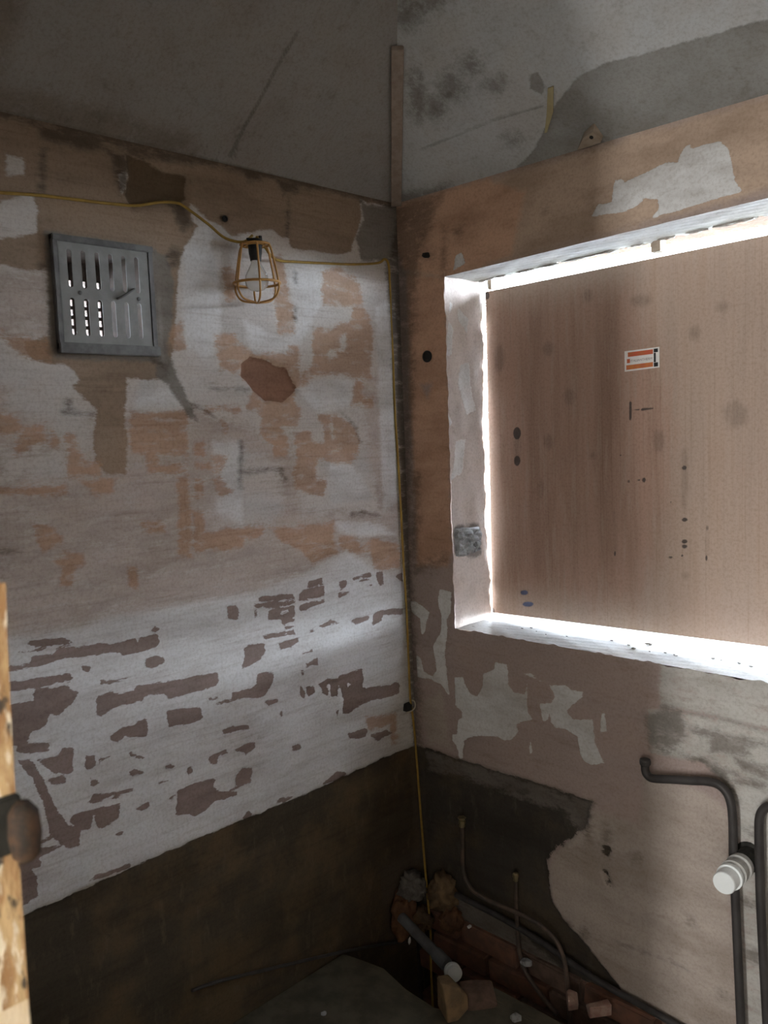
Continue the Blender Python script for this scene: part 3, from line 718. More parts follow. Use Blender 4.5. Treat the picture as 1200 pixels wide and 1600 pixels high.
# left jamb, its back edge broken and uneven
vb = lines(ZS-0.01, ZH+0.01, 0.006); t = np.linspace(0, 1, 30)
T, B = np.meshgrid(t, vb, indexing='ij')
depth = 0.166 + 0.010*wob(B, B*0+.3, 4) + 0.004*wob(B, B*0, 21) - 0.004*np.exp(-((B-1.40)/.2)**2) + 0.011*np.clip((B-1.6)/.35, 0, 1) + 0.006*np.exp(-((B-1.08)/.08)**2) + 0.016*np.exp(-((B-.955)/.05)**2)
A = T*depth
P = np.stack([A.ravel(), B.ravel()], -1)
at = attrs_for(JB, JBL, P, ['clean', 'dirt'])
sx = 1 if JB.N[0] > 0 else -1
dj = wob(P[:, 0]*3, P[:, 1], 2)*0.003 + 0.004*np.clip((P[:, 0]-0.14)/0.03, 0, 1)*wob(P[:, 0], P[:, 1], 9)
dj = dj*np.clip(P[:, 0]/0.02, 0, 1) + (1-np.clip(P[:, 0]/0.02, 0, 1))*0.004*wob(P[:, 1], P[:, 1]*0.4, 9)
o = grid_mesh('jamb', A, B, plane_pos(JB, sx), disp=dj, attrs=at, mat=M['jamb']); reparent(o, win)
box('jamb_core', (XO-.03, 0.12, ZS-.02), (XO-.004, TWL-.002, ZH+.02), M['jamb'])
reparent(bpy.data.objects['jamb_core'], win)
# lintel soffit and sill
def slab_grid(name, z0, z1, mat, ragged, up, seedk):
    ua = lines(XO, XE, 0.008); t = np.linspace(0, 1, 26)
    Aa, T = np.meshgrid(ua, t, indexing='ij')
    dep = 0.166 + ragged*wob(Aa, Aa*0.2, 7+seedk) + ragged*0.5*wob(Aa, Aa*.3, 31)
    Y = T*dep
    s = np.clip((Aa-XO)/0.95, 0, 1)
    Z = z0 + (z1-z0)*s + 0.0008*wob(Aa, Y*3, 4) + up*0.006*np.clip((T-0.85)/0.15, 0, 1)*(wob(Aa, Y, 25)+.3)
    pts = np.stack([Aa.ravel(), Y.ravel(), Z.ravel()], -1)
    P2 = np.stack([Aa.ravel(), Y.ravel()], -1)
    atd = {'dirt': np.clip(wob(P2[:, 0]*2, P2[:, 1]*6, 6)*0.05-0.030, -MAXD, MAXD)}
    def pos(a, b, off): return pts
    o = grid_mesh(name, Aa, Y, pos, attrs=atd, mat=mat)
    reparent(o, win); return o
slab_grid('lintel_soffit', ZH-0.006, ZH+0.024, M['soffit'], 0.012, 1, 1)
slab_grid('window_sill', ZS, ZS, M['soffit'], 0.004, -0.5, 2)
box('jamb_end', (XE, 0, ZS-.03), (XE+.05, TWL, ZH+.05), M['jamb']); reparent(bpy.data.objects['jamb_end'], win)
# outer brick leaf: the opening is a little wider outside; added unseen to shade the gaps from the high sky
tag(box('wall_outer_leaf', (-TL, TWL, ZH+.033), (RX, TWL+.16, ZC+.3), M['brick2']), 'unseen brick lintel added to the outer wall leaf above the window', kind='structure')
tag(box('wall_outer_pier', (-TL, TWL, -.4), (.075, TWL+.16, ZH+.042), M['brick2']), 'unseen brick pier added to the outer wall leaf beside the window', kind='structure')
tag(box('wall_outer_apron', (.075, TWL, -.4), (RX, TWL+.13, ZS-.012), M['brick2']), 'brick apron of the outer wall leaf below the sill', kind='structure')
# slivers of broken plaster along the back of the soffit
rnd = random.Random(17)
for i in range(16):
    x = XO+.03+i*.072+rnd.uniform(-.02, .02); ln_ = rnd.uniform(.015, .040)
    zc = ZH-0.006+0.030*min(1, (x-XO)/0.95)
    bm = bmesh.new(); bmesh.ops.create_icosphere(bm, subdivisions=2, radius=1.0)
    for v in bm.verts:
        k = 1+rnd.uniform(-.3, .3)
        v.co = Vector((x+v.co.x*ln_*k, .150+rnd.uniform(-.002, .002)+v.co.y*.008*k, zc+v.co.z*.0045*k))
    o = obj('broken_plaster', bm, M['soffit']); reparent(o, win)
# broken mortar patch in the jamb
mp = bmesh.new()
bmesh.ops.create_grid(mp, x_segments=22, y_segments=22, size=0.5)
rnd = random.Random(3)
for v in mp.verts:
    x, y = v.co.x*2, v.co.y*2
    r = math.hypot(x, y)
    m = max(abs(x), abs(y)); k = (0.94+0.06*math.sin(3*math.atan2(y, x)+1)-0.12*max(0, abs(x*y)-.35)) if m > 0 else 1
    d = Vector((x, y))*k
    h = 0.012*max(0, 1-m**4) * (0.3+abs(math.sin(x*4+y*3))*abs(math.cos(y*5-x*2))*1.2) + rnd.uniform(-.0015, .002)
    c = JB.px(730, 845)
    v.co = Vector((XO+0.007+h-0.010*(m > .93), c[0]+d.x*0.064, c[1]+d.y*0.046))
o = obj('mortar_patch', mp, M['cementlump'], smooth=False); reparent(o, win); o['label'] = 'rough grey mortar patch'

# sloping ceiling ------------------------------------------------
def ceil_band(name, pl, length, layers, names, mat):
    sl = math.sqrt(1+SLOPE**2)
    hv = np.linspace(0, TW, 66); s = np.linspace(0, 1, int(length/0.007))
    S, H = np.meshgrid(s, hv, indexing='ij')
    Aa = H + (length-H)*S
    Bb = H*sl
    P = np.stack([Aa.ravel(), Bb.ravel()], -1)
    at = attrs_for(pl, layers, P, names)
    dn = wob(P[:, 0]*1.5, P[:, 1]*2)*0.006*np.clip(P[:, 1]/.05, 0, 1)*np.clip((TW*sl-P[:, 1])/.05, 0, 1)*np.clip((P[:, 0]-P[:, 1]/sl)/.05, 0, 1)
    if 'damp' in at: dn = dn + 0.0
    return grid_mesh(name, Aa, Bb, plane_pos(pl, 1), disp=dn, attrs=at, mat=mat)
cl = ceil_band('ceiling_slope_left', LC, -RY, LCL, ['dirt', 'stain'], M['ceil_left'])
crr = ceil_band('ceiling_slope_right', RC, RX, RCL, ['damp', 'mould', 'dirt'], M['ceil_right'])
ceil = box('ceiling', (TW-.01, RY-.1, ZT), (RX+.1, -TW+.01, ZT+.05), M['ceil_flat'])
tag(ceil, 'flat grey ceiling above the sloping edges', kind='structure')
tag(cl, 'dark grey sloping ceiling panel over the vent wall', kind='structure')
tag(crr, 'mouldy white sloping ceiling panel over the window', kind='structure')
# outer roof layer so that no sky gets in behind the panels
rf = bmesh.new()
for pts in ([(-.3, .2, ZC+.03), (-.3, RY-.1, ZC+.03), (TW-.05, RY-.1, ZT+.06), (TW-.05, -TW+.05, ZT+.06)],
            [(-.3, .2, ZC+.03), (RX+.1, .2, ZC+.03), (RX+.1, -TW+.05, ZT+.06), (TW-.05, -TW+.05, ZT+.06)],
            [(TW-.05, RY-.1, ZT+.06), (RX+.1, RY-.1, ZT+.06), (RX+.1, -TW+.05, ZT+.06), (TW-.05, -TW+.05, ZT+.06)]):
    rf.faces.new([rf.verts.new(p) for p in pts])
tag(obj('roof', rf, M['ceil_flat']), 'roof lining above the ceiling', kind='structure')

# batten over the hip joint
def hip(t): return Vector((t, -t, ZC+SLOPE*t))
hd = (hip(1)-hip(0)).normalized()
side = Vector((1, 1, 0)).normalized()
nn = hd.cross(side).normalized()
if nn.z > 0: nn = -nn
bm = bmesh.new()
t0, t1 = 0.006, 0.352
vs = []
for tt in (t0, t1):
    for a, b2 in ((-.0155, 0.0), (.0155, 0.0), (.0155, .016), (-.0155, .016)):
        vs.append(bm.verts.new(hip(tt)+side*a+nn*(b2+0.004)))
for f in ((0, 1, 2, 3), (7, 6, 5, 4), (0, 4, 5, 1), (1, 5, 6, 2), (2, 6, 7, 3), (3, 7, 4, 0)):
    bm.faces.new([vs[i] for i in f])
bmesh.ops.bevel(bm, geom=bm.edges[:], offset=0.0015, segments=1, affect='EDGES')
tag(obj('trim_1', bm, M['trim']), 'narrow timber batten covering the ceiling corner joint', kind='structure')

# floor with the broken-out pit along the window wall -----------------
pit = [(0, -.35), (.06, -.335), (.14, -.32), (.25, -.345), (.36, -.35), (.41, -.33), (.425, -.25), (.44, -.195), (.52, -.185), (.60, -.20), (.80, -.185), (1.1, -.17), (1.12, 0)]
bm = bmesh.new()
loop = pit + [(RX+.5, 0), (RX+.5, -4.8), (0, -4.8)]
top = [bm.verts.new((x, y, 0)) for x, y in loop]
f = bm.faces.new(top)
r = bmesh.ops.extrude_face_region(bm, geom=[f])
for v in r['geom']:
    if isinstance(v, bmesh.types.BMVert): v.co.z = -0.40
tag(obj('floor', bm, M['floor']), 'dusty dark floor broken away at the corner', kind='structure')
tag(box('floor_subsoil', (-.3, -4.9, -.45), (3.1, .17, -.36), M['earth']), 'black earth at the bottom of the pit', kind='structure')
bm = bmesh.new(); bm_box(bm, (-.25, .055, -.4), (2.6, .16, 0.012))
fw = obj('wall_foundation', bm, M['mortar']); tag(fw, 'dark brick footing under the window wall', kind='structure')
tag(box('wall_foundation_return', (-.25, -.02, -.42), (-.002, .16, .03), M['mortar']), 'added masonry closing the corner of the pit', kind='structure')  # unseen block added to keep daylight from leaking into the pit
k = 0
brick_me = []
for s in range(4):
    bm = bmesh.new(); bm_box(bm, (-.105, -.0505, -.031), (.105, .0505, .031), 0.005)
    rnd = random.Random(50+s)
    for v in bm.verts: v.co += Vector((rnd.uniform(-.003, .003), rnd.uniform(-.003, .003), rnd.uniform(-.003, .003)))
    bmesh.ops.recalc_face_normals(bm, faces=bm.faces[:])
    me = bpy.data.meshes.new('brick'); bm.to_mesh(me); bm.free()
    me.materials.append(M['brick'] if s % 2 == 0 else M['brick2']); brick_me.append(me)
for row in range(5):
    z = -0.028-row*0.075
    x = 0.05 if row % 2 else -0.055
    while x < 1.3:
        if not (row == 0 and .1 < x < .16):
            o = bpy.data.objects.new('brick', brick_me[random.randrange(4)]); COL.objects.link(o)
            o.location = (x+.105, 0.052-random.uniform(0, .014)-(0.006 if row > 1 else 0), z); o.rotation_euler = (random.uniform(-.03, .03), random.uniform(-.02, .02), random.uniform(-.03, .03)); o.parent = fw
            k += 1
        x += 0.222

# remaining shell: side wall, door wall behind the viewer, passage --------
def struct(name, lo, hi, mat, label):
    return tag(box(name, lo, hi, mat), label, kind='structure')
struct('wall_side', (RX, RY-.1, -.06), (RX+.1, TWL, ZT+.05), M['plainwall'], 'plain old plaster wall opposite the vent wall')
bm = bmesh.new()
bm_box(bm, (-TL, RY-.1, -.4), (1.225, RY, ZT+.05)); bm_box(bm, (2.25, RY-.1, -.06), (RX, RY, ZT+.05)); bm_box(bm, (1.225, RY-.1, 2.06), (2.25, RY, ZT+.05))
tag(obj('wall_back', bm, M['plainwall']), 'plaster wall with the doorway the picture is taken from', kind='structure')
struct('wall_passage_left', (.6, -4.8, 0), (.7, RY-.1, 2.4), M['hall'], 'plaster passage wall behind the viewer, vent side')
struct('wall_passage_right', (2.95, -4.8, 0), (3.05, RY-.1, 2.4), M['hall'], 'plaster passage wall behind the viewer, window side')
struct('wall_passage_end', (.6, -4.9, 0), (3.05, -4.8, 2.4), M['hall'], 'plaster end wall of the passage')
struct('ceiling_passage', (.6, -4.9, 2.4), (3.05, RY-.1, 2.45), M['hall'], 'plaster ceiling of the passage')
struct('ground', (-12, .35, -.5), (14, 14, -.4), M['ground'], 'dark yard outside the window')

# ------------------------------------------------------------------ plywood board in the window
bx0, bx1 = 0.186, 1.36
ua = lines(bx0, bx1, 0.005); tb = np.linspace(0, 1, 190)
Aa, T = np.meshgrid(ua, tb, indexing='ij')
s = (Aa-bx0)/0.84
zlo = 0.960+0.019*s; zhi = 1.956+0.016*s
Bb = zlo+(zhi-zlo)*T
Aa2 = Aa + (bx1-Aa)/(bx1-bx0)*(-0.005)*(1-T)
P = np.stack([Aa2.ravel(), Bb.ravel()], -1)
at = attrs_for(BD, BDL, P, ['wash', 'smudge', 'blue', 'dirt'])
bs = plane_pos(BD, 1 if BD.N[1] < 0 else -1)
board = empty('plywood_board', (bx0, 0.185, 0.96))
tag(board, 'stained brown plywood sheet boarding up the window opening', 'board')
o = grid_mesh('face_veneer', Aa2, Bb, bs, disp=wob(P[:, 0], P[:, 1])*0.001, attrs=at, mat=M['board']); reparent(o, board)
bm = bmesh.new()
c = [(bx0-.005, .960), (bx1, .960+.019*(bx1-bx0)/.84), (bx1, 1.956+.016*(bx1-bx0)/.84), (bx0, 1.956)]
vf = [bm.verts.new((x, .1865, z)) for x, z in c]; vk = [bm.verts.new((x, .203, z)) for x, z in c]
bm.faces.new(vf); bm.faces.new(vk[::-1])
for i in range(4): bm.faces.new((vf[i], vf[(i+1) % 4], vk[(i+1) % 4], vk[i]))
o = obj('ply_core', bm, M['wood']); reparent(o, board)
def fixing(u, v):
    p = BD.px3(u, v); return p
# timber packer between board and lintel
p = BD.px(1028, 392)
o = box('packer', (p[0]-.012, .17, p[1]-.004), (p[0]+.014, .20, p[1]+.03), M['wood']); reparent(o, board)
p = BD.px(768, 450)
o = box('packer', (p[0]-.008, .175, p[1]-.004), (p[0]+.006, .20, p[1]+.03), M['wood']); reparent(o, board)

# sticker
s0 = BD.px(977, 581); s1 = BD.px(1031, 542); s2 = BD.px(977, 549); s3 = BD.px(1031, 574)
stx0, stx1 = s0[0], s1[0]
def stp(a, b2, off):      # a along, b up on the sticker (slightly tilted)
    z0 = s0[1]+(s3[1]-s0[1])*a; z1 = s2[1]+(s1[1]-s2[1])*a
    return Vector((stx0+(stx1-stx0)*a, 0.185-off, z0+(z1-z0)*b2))
def stpatch(name, a0, a1, b0, b1, off, mat, parent):
    bm = bmesh.new()
    f = [bm.verts.new(stp(a, b2, off)) for a, b2 in ((a0, b0), (a1, b0), (a1, b1), (a0, b1))]
    k = [bm.verts.new(stp(a, b2, off-.0006)) for a, b2 in ((a0, b0), (a1, b0), (a1, b1), (a0, b1))]
    bm.faces.new(f); bm.faces.new(k[::-1])
    for i in range(4): bm.faces.new((f[i], f[(i+1) % 4], k[(i+1) % 4], k[i]))
    o = obj(name, bm, mat)
    if parent.type == 'EMPTY': reparent(o, parent)
    else: o.parent = parent
    return o
stk = empty('sticker', stp(0, 0, .001)); tag(stk, 'small white sticker with two red bands and black bars on the board', 'sticker')
SB = stpatch('backing', 0, 1, 0, 1, .0030, M['paper'], stk)
stpatch('red_band', .05, .82, .08, .30, .0036, M['orangeprint'], SB)
stpatch('red_band', .10, .82, .70, .92, .0036, M['red'], SB)
stpatch('black_bar', .845, .96, .06, .26, .0036, M['ink'], SB)
stpatch('black_bar', .845, .96, .76, .94, .0036, M['ink'], SB)
stpatch('black_bar', .845, .90, .28, .74, .0036, M['ink'], SB)
stpatch('logo_mark', .07, .16, .40, .60, .0036, M['red'], SB)
tc = bpy.data.curves.new('lettering', 'FONT'); tc.body = 'ITALIANTHERM'; tc.size = 0.0105; tc.extrude = 0.0002
to = bpy.data.objects.new('lettering_tmp', tc); COL.objects.link(to)
bpy.context.view_layer.update()
me = bpy.data.meshes.new_from_object(to.evaluated_get(bpy.context.evaluated_depsgraph_get()))
bpy.data.objects.remove(to)
lp = stp(.18, .43, .0040); ld = (stp(.8, .43, .004)-lp); w = max(v.co.x for v in me.vertices)
sc = ld.length/w; ang = math.atan2(ld.z, ld.x)
me.transform(Matrix.Translation(lp) @ Matrix.Rotation(-ang, 4, 'Y') @ Matrix.Rotation(math.pi/2, 4, 'X') @ Matrix.Scale(sc, 4))
o = link_mesh('lettering', me, M['greyink'], SB)

# ------------------------------------------------------------------ air vent
vent = empty('air_vent', (0, -0.97, VB0)); tag(vent, 'square grey metal slotted air vent set high in the left wall', 'vent')
def plate(name, x, a0, a1, b0, b1, holes, thick, mat, parent):
    cu = bpy.data.curves.new(name, 'CURVE'); cu.dimensions = '2D'; cu.fill_mode = 'BOTH'; cu.extrude = thick/2
    def sp(pts):
        s = cu.splines.new('POLY'); s.points.add(len(pts)-1)
        for q, (px_, py_) in zip(s.points, pts): q.co = (px_, py_, 0, 1)
        s.use_cyclic_u = True
    sp([(a0, b0), (a1, b0), (a1, b1), (a0, b1)])
    for h in holes: sp(h)
    t = bpy.data.objects.new('tmp_plate', cu); COL.objects.link(t)
    bpy.context.view_layer.update()
    me = bpy.data.meshes.new_from_object(t.evaluated_get(bpy.context.evaluated_depsgraph_get()))
    bpy.data.objects.remove(t)
    # curve (X, Y, Z) -> world (x + Z, -X, Y)
    me.transform(Matrix(((0, 0, 1, x), (-1, 0, 0, 0), (0, 1, 0, 0), (0, 0, 0, 1))))
    o = link_mesh(name, me, mat); reparent(o, parent); return o
def stadium(cx, c0, c1, w, n=6):
    out = []
    for i in range(n+1):
        t = math.pi*i/n; out.append((cx+w*math.cos(t), c1-w+w*math.sin(t)))
    for i in range(n+1):
        t = math.pi+math.pi*i/n; out.append((cx+w*math.cos(t), c0+w+w*math.sin(t)))
    return out
holes = []
# slots: six columns, two rows (plane coordinate a = -y decreases to the right of the picture)
for i in range(6):
    a = 1.054-i*0.0322
    holes.append(stadium(a, 1.884, 1.966, 0.0054)); holes.append(stadium(a, 1.781, 1.862, 0.0054))
PLATE = plate('slotted_plate', 0.010, 0.862, 1.080, 1.763, 1.982, holes, 0.002, M['vent'], vent)
for nm, a0, a1, b0, b1 in (('frame_side', 1.078, 1.092, 1.748, 1.994), ('frame_side', 0.850, 0.864, 1.748, 1.994), ('frame_rail', 0.850, 1.092, 1.980, 1.994), ('frame_rail', 0.846, 1.092, 1.742, 1.765)):
    o = box(nm, (-.02, -a1, b0), (0.013 if nm == 'frame_side' else 0.017, -a0, b1), M['ventframe'], bevel=0.002); reparent(o, vent)
o = tube('pull_lever', [(0.012, -.948, 1.868), (0.022, -.940, 1.872), (0.022, -.915, 1.888), (0.013, -.905, 1.892)], 0.0028, M['ventframe'], n=4); o.parent = PLATE
for a, z in ((1.035, 1.874), (0.893, 1.872)):
    o = lathe('rivet', (0.0105, -a, z), (1, 0, 0), [(0, .005), (.0015, .0045), (.0025, .002)], M['ventframe'], seg=10); o.parent = PLATE
bm = bmesh.new()
for quad in ([(0, -VA0, VB0), (-TL, -VA0, VB0), (-TL, -VA0, VB1), (0, -VA0, VB1)], [(0, -VA1, VB0), (-TL, -VA1, VB0), (-TL, -VA1, VB1), (0, -VA1, VB1)],
             [(0, -VA0, VB0), (-TL, -VA0, VB0), (-TL, -VA1, VB0), (0, -VA1, VB0)], [(0, -VA0, VB1), (-TL, -VA0, VB1), (-TL, -VA1, VB1), (0, -VA1, VB1)]):
    bm.faces.new([bm.verts.new(p) for p in quad])
o = obj('duct', bm, M['duct']); reparent(o, vent)
holes = []
for i in range(6):
    for j in range(8):
        a = VA0+.019+i*.0372; z = VB0+.016+j*.0235
        holes.append([(a-.014, z-.0075), (a+.014, z-.0075), (a+.014, z+.0075), (a-.014, z+.0075)])
plate('air_brick', -TL+.012, VA0, VA1, VB0, VB1, holes, 0.02, M['duct'], vent)

# ------------------------------------------------------------------ yellow cable and caged lamp
cab = empty('festoon_cable', L(600, 410, .01)); tag(cab, 'thin yellow cable slung along the left wall and down the corner', 'cable')
LAMP = L(398, 376, .060)
p_in = [L(-60, 296, .010), L(0, 301, .008), L(60, 305, .006), L(120, 312, .006), L(180, 319, .006), L(215, 321, .012), L(250, 316, .014), L(275, 317, .014), L(290, 324, .014),
        L(325, 350, .02), L(352, 372, .035), L(380, 378, .055), LAMP + Vector((0, -.006, .012))]
o = tube('cable_run', p_in, 0.0034, M['cable']); reparent(o, cab)
p_out = [LAMP + Vector((0, .006, .010)), L(414, 386, .055), L(424, 400, .045), L(436, 407, .03), L(460, 409, .012), L(500, 411, .008), L(550, 413, .010), L(590, 411, .012), L(601, 405, .014), L(607, 413, .016),
         D(609, 440, .045), D(611, 500, .045), D(614, 560, .045), D(617, 640, .045), D(622, 720, .045), D(626, 790, .045), D(630, 870, .045), D(635, 950, .045), D(638, 1020, .046), D(641, 1090, .05), D(645, 1120, .05),
         D(649, 1160, .05), D(655, 1240, .06), D(662, 1330, .08), D(668, 1400, .10), D(672, 1445, .12), D(673, 1470, .13), D(673, 1500, .14), D(675, 1550, .18), D(679, 1610, .26), D(684, 1650, .33)]
o = tube('cable_drop', p_out, 0.0036, M['cable']); reparent(o, cab)

lamp = empty('caged_lamp', LAMP); tag(lamp, 'yellow caged work lamp with black holder hanging on the cable', 'lamp')
c = LAMP
def lp_(name, o): reparent(o, lamp); return o
LH = lp_('', lathe('lamp_holder', c+Vector((0, 0, .004)), (0, 0, -1), [(0, .015), (.006, .020), (.010, .0165), (.016, .0175), (.036, .0165), (.040, .0155), (.054, .0135), (.054, .011)], M['black'], seg=20, smooth=False))
lp_('', lathe('bulb', c+Vector((0, 0, -.047)), (0, 0, -1), [(0, .012), (.010, .013), (.024, .020), (.038, .0275), (.052, .030), (.064, .0275), (.074, .018), (.079, .0)], M['glass'], seg=24, smooth=True))
box('clamp_tab', c+Vector((-.004, .014, -.012)), c+Vector((.004, .021, .014)), M['black'], LH, bevel=.001)
box('clamp_tab', c+Vector((-.004, -.024, -.004)), c+Vector((.004, -.010, .004)), M['black'], LH, bevel=.001)
bm = bmesh.new(); bm_ring(bm, c+Vector((0, 0, -.010)), (0, 0, 1), .0215, .0028); bm_ring(bm, c+Vector((0, 0, -.010)), (0, 0, 1), .036, .0030)
lp_('', obj('cage_collar', bm, M['cage'], smooth=True))
bm = bmesh.new(); bm_ring(bm, c+Vector((0, 0, -.105)), (0, 0, 1), .058, .0034)
lp_('', obj('cage_hoop', bm, M['cage'], smooth=True))
for i in range(6):
    t = math.pi/6+i*math.pi/3
    d = Vector((math.cos(t), math.sin(t), 0))
    pts = [c+d*.0215+Vector((0, 0, -.010)), c+d*.038+Vector((0, 0, -.013)), c+d*.047+Vector((0, 0, -.045)), c+d*.058+Vector((0, 0, -.105)), c+d*.056+Vector((0, 0, -.128)), c+d*.040+Vector((0, 0, -.146)), c+Vector((0, 0, -.153))]
    lp_('', tube('cage_bar', pts, 0.0026, M['cage'], seg=7, n=5))

# cable tie and clip in the corner
cp = D(641, 1105, .052)
clip = empty('cable_clip', cp); tag(clip, 'small dark clip with a cream tie holding the cable in the corner', 'clip')
o = chunk('clip_body', cp+Vector((-.006, -.004, 0)), (.024, .030, .036), M['black'], seed=4, sub=1, rough=.12); reparent(o, clip)
o = tube('cable_tie', [cp+Vector((.006, -.024, -.010)), cp+Vector((.014, -.006, -.006)), cp+Vector((.012, .010, .002)), cp+Vector((.006, .014, .016)), cp+Vector((.002, .004, .022))], .0020, M['cream'], seg=6); reparent(o, clip)

# ------------------------------------------------------------------ pipes on the window wall
ph = empty('heating_pipe', W(1008, 1190, -.02)); tag(ph, 'grimy black pipe with capped end bending down past the white capped outlet', 'pipe')
e0 = W(1008, 1196, -.045)
o = lathe('end_cap', e0, (0, 0, 1), [(0, .0112), (.004, .0135), (.012, .0140), (.016, .0125), (.018, .008)], M['pipe'], seg=16); reparent(o, ph)
pp = [e0, W(1008, 1202, -.045), W(1010, 1209, -.045), W(1016, 1215, -.045), W(1026, 1217, -.045), W(1050, 1218, -.045), W(1080, 1220, -.045), W(1104, 1221, -.045), W(1122, 1226, -.045), W(1135, 1238, -.045), W(1142, 1256, -.045),
      W(1145, 1285, -.045), W(1146, 1340, -.045), W(1150, 1430, -.045), W(1154, 1520, -.045), W(1158, 1610, -.045), W(1161, 1680, -.045)]
o = tube('pipe_run', pp, .0102, M['pipe'], seg=14); reparent(o, ph)
ph2 = empty('riser_pipe', W(1195, 1300, -.02)); tag(ph2, 'black riser pipe at the right edge turning away at its top', 'pipe')
pp = [W(1290, 1262, -.045), W(1240, 1261, -.045), W(1205, 1260, -.045), W(1194, 1264, -.045), W(1187, 1278, -.045), W(1186, 1310, -.045), W(1188, 1400, -.045), W(1193, 1500, -.045), W(1199, 1610, -.045), W(1203, 1680, -.045)]
o = tube('pipe_run', pp, .0102, M['pipe'], seg=14); reparent(o, ph2)
# capped outlet between the pipes
c0 = W(1172, 1338, 0)
ax = Vector((0.03, -1, 0.02)).normalized()
out = empty('capped_outlet', c0); tag(out, 'dark waste outlet with white ribbed plug between two black pipes', 'pipe outlet')
o = lathe('outlet_sleeve', c0+Vector((0, .01, 0)), ax, [(0, .034), (.014, .036), (.016, .026), (.066, .026)], M['darkiron'], seg=26); reparent(o, out)
o = lathe('white_coupling', c0, ax, [(.055, .022), (.056, .029), (.072, .030), (.073, .025), (.090, .025), (.091, .029), (.104, .030), (.105, .024)], M['whitering'], seg=30); reparent(o, out)
o = lathe('white_cap', c0, ax, [(.105, .024), (.118, .024), (.119, .029), (.128, .029), (.129, .025), (.158, .025), (.161, .0235)], M['white'], seg=30); reparent(o, out)

# small copper pipes at the foot of the window wall
cpA = empty('copper_pipe', W(722, 1275, -.02)); tag(cpA, 'dirty copper pipe swooping from brass fitting down to the pit', 'pipe')
pp = [W(722, 1290, -.035), W(723, 1320, -.035), W(723, 1350, -.035), W(728, 1375, -.035), W(742, 1394, -.035), W(770, 1410, -.035), W(805, 1425, -.035), W(840, 1443, -.035), W(866, 1466, -.035), W(880, 1495, -.035), W(886, 1530, -.035), W(890, 1580, -.035), W(893, 1640, -.035)]
o = tube('pipe_run', pp, .0066, M['copper'], seg=10); reparent(o, cpA)
b0 = W(722, 1292, -.035)
o = lathe('brass_fitting', b0, (0, 0, 1), [(0, .009), (.010, .009), (.011, .011), (.020, .011), (.021, .008), (.028, .013), (.031, .013)], M['brass'], seg=6); reparent(o, cpA)
cpB = empty('copper_pipe', W(806, 1360, -.02)); tag(cpB, 'short straight copper pipe with fitting right of the swooping one', 'pipe')
pp = [W(806, 1375, -.022), W(807, 1420, -.022), W(809, 1460, -.022), W(812, 1490, -.022), W(822, 1520, -.024), W(842, 1550, -.03), W(870, 1585, -.04)]
o = tube('pipe_run', pp, .0062, M['copper'], seg=10); reparent(o, cpB)
b0 = W(806, 1376, -.022)
o = lathe('brass_fitting', b0, (0, 0, 1), [(0, .008), (.010, .008), (.011, .010), (.020, .010), (.024, .006)], M['brass'], seg=6); reparent(o, cpB)
lowp = tube('low_pipe', [W(712, 1398, -.02), W(740, 1412, -.02), W(790, 1438, -.02), W(850, 1475, -.02), W(930, 1530, -.02), W(1010, 1575, -.02), W(1080, 1615, -.02)], .009, M['pipe'], seg=10)
tag(lowp, 'dark pipe running along the wall foot under the copper pipes', 'pipe')
cond = tube('conduit', [L(300, 1548, .012), L(340, 1534, .012), L(430, 1512, .012), L(532, 1488, .012), L(590, 1477, .012), L(632, 1471, .012)], .0045, M['pipe'], seg=9)
tag(cond, 'thin dark conduit sloping along the foot of the left wall', 'conduit')

# waste pipe stub in the pit with white cap
c1 = W(645, 1452, -.15); c2 = W(712, 1522, -.19)
axp = (c2-c1).normalized(); ln = (c2-c1).length
wst = empty('waste_pipe', c1); tag(wst, 'grey waste pipe with round white cap pointing out of the corner pit', 'pipe')
o = lathe('pipe_barrel', c1-axp*.06, axp, [(0, .016), (ln*.55+.06, .016), (ln*.56+.06, .0195), (ln+.02, .0195)], M['grey_pipe'], seg=22, smooth=False); reparent(o, wst)
o = lathe('white_cap', c2-axp*.022, (axp+Vector((0.45, -0.60, .35))).normalized(), [(0, .021), (.008, .0245), (.016, .0245), (.017, .020), (.030, .0235), (.032, .022)], M['white'], seg=28); reparent(o, wst)

# ------------------------------------------------------------------ stuffing and rubble in the corner
def rag(u, v, c, size, mat, label, seed):
    """crumpled cloth: a lump broken into sharp folds"""
    rnd = random.Random(seed)
    bm = bmesh.new(); bmesh.ops.create_icosphere(bm, subdivisions=4, radius=0.5)
    dirs = [(Vector((rnd.gauss(0, 1), rnd.gauss(0, 1), rnd.gauss(0, 1))).normalized(), rnd.uniform(7, 22), rnd.uniform(0, 6.3)) for _ in range(7)]
    ctr = D(u, v, c)
    for vt in bm.verts:
        d = vt.co.normalized()
        w = d + 0.25*Vector((math.sin(d.y*5+seed), math.sin(d.z*6+seed*2), math.sin(d.x*5+seed*3)))
        n = sum((1-abs(math.sin(w.dot(a)*fr*0.5+ph)))*(5.0/fr) for a, fr, ph in dirs)/7
        r = 0.27 + 1.05*n
        vt.co = ctr + Vector((d.x*r*size[0]*1.1, d.y*r*size[1]*1.1, d.z*r*size[2]*1.1))
        vt.co.x = max(vt.co.x, 0.004); vt.co.y = min(vt.co.y, -0.004)
    return tag(obj('rag', bm, mat, smooth=True), label, 'rag')
rag(643, 1384, .09, (.10, .10, .10), M['greyrag'], 'grey wad of rag at the top of the corner hole', 11)
rag(628, 1432, .12, (.085, .09, .15), M['rag2'], 'rust brown crumpled rag left of the yellow cable', 12)
rag(694, 1392, .13, (.10, .12, .13), M['rag'], 'ochre brown crumpled rag right of the yellow cable', 13)
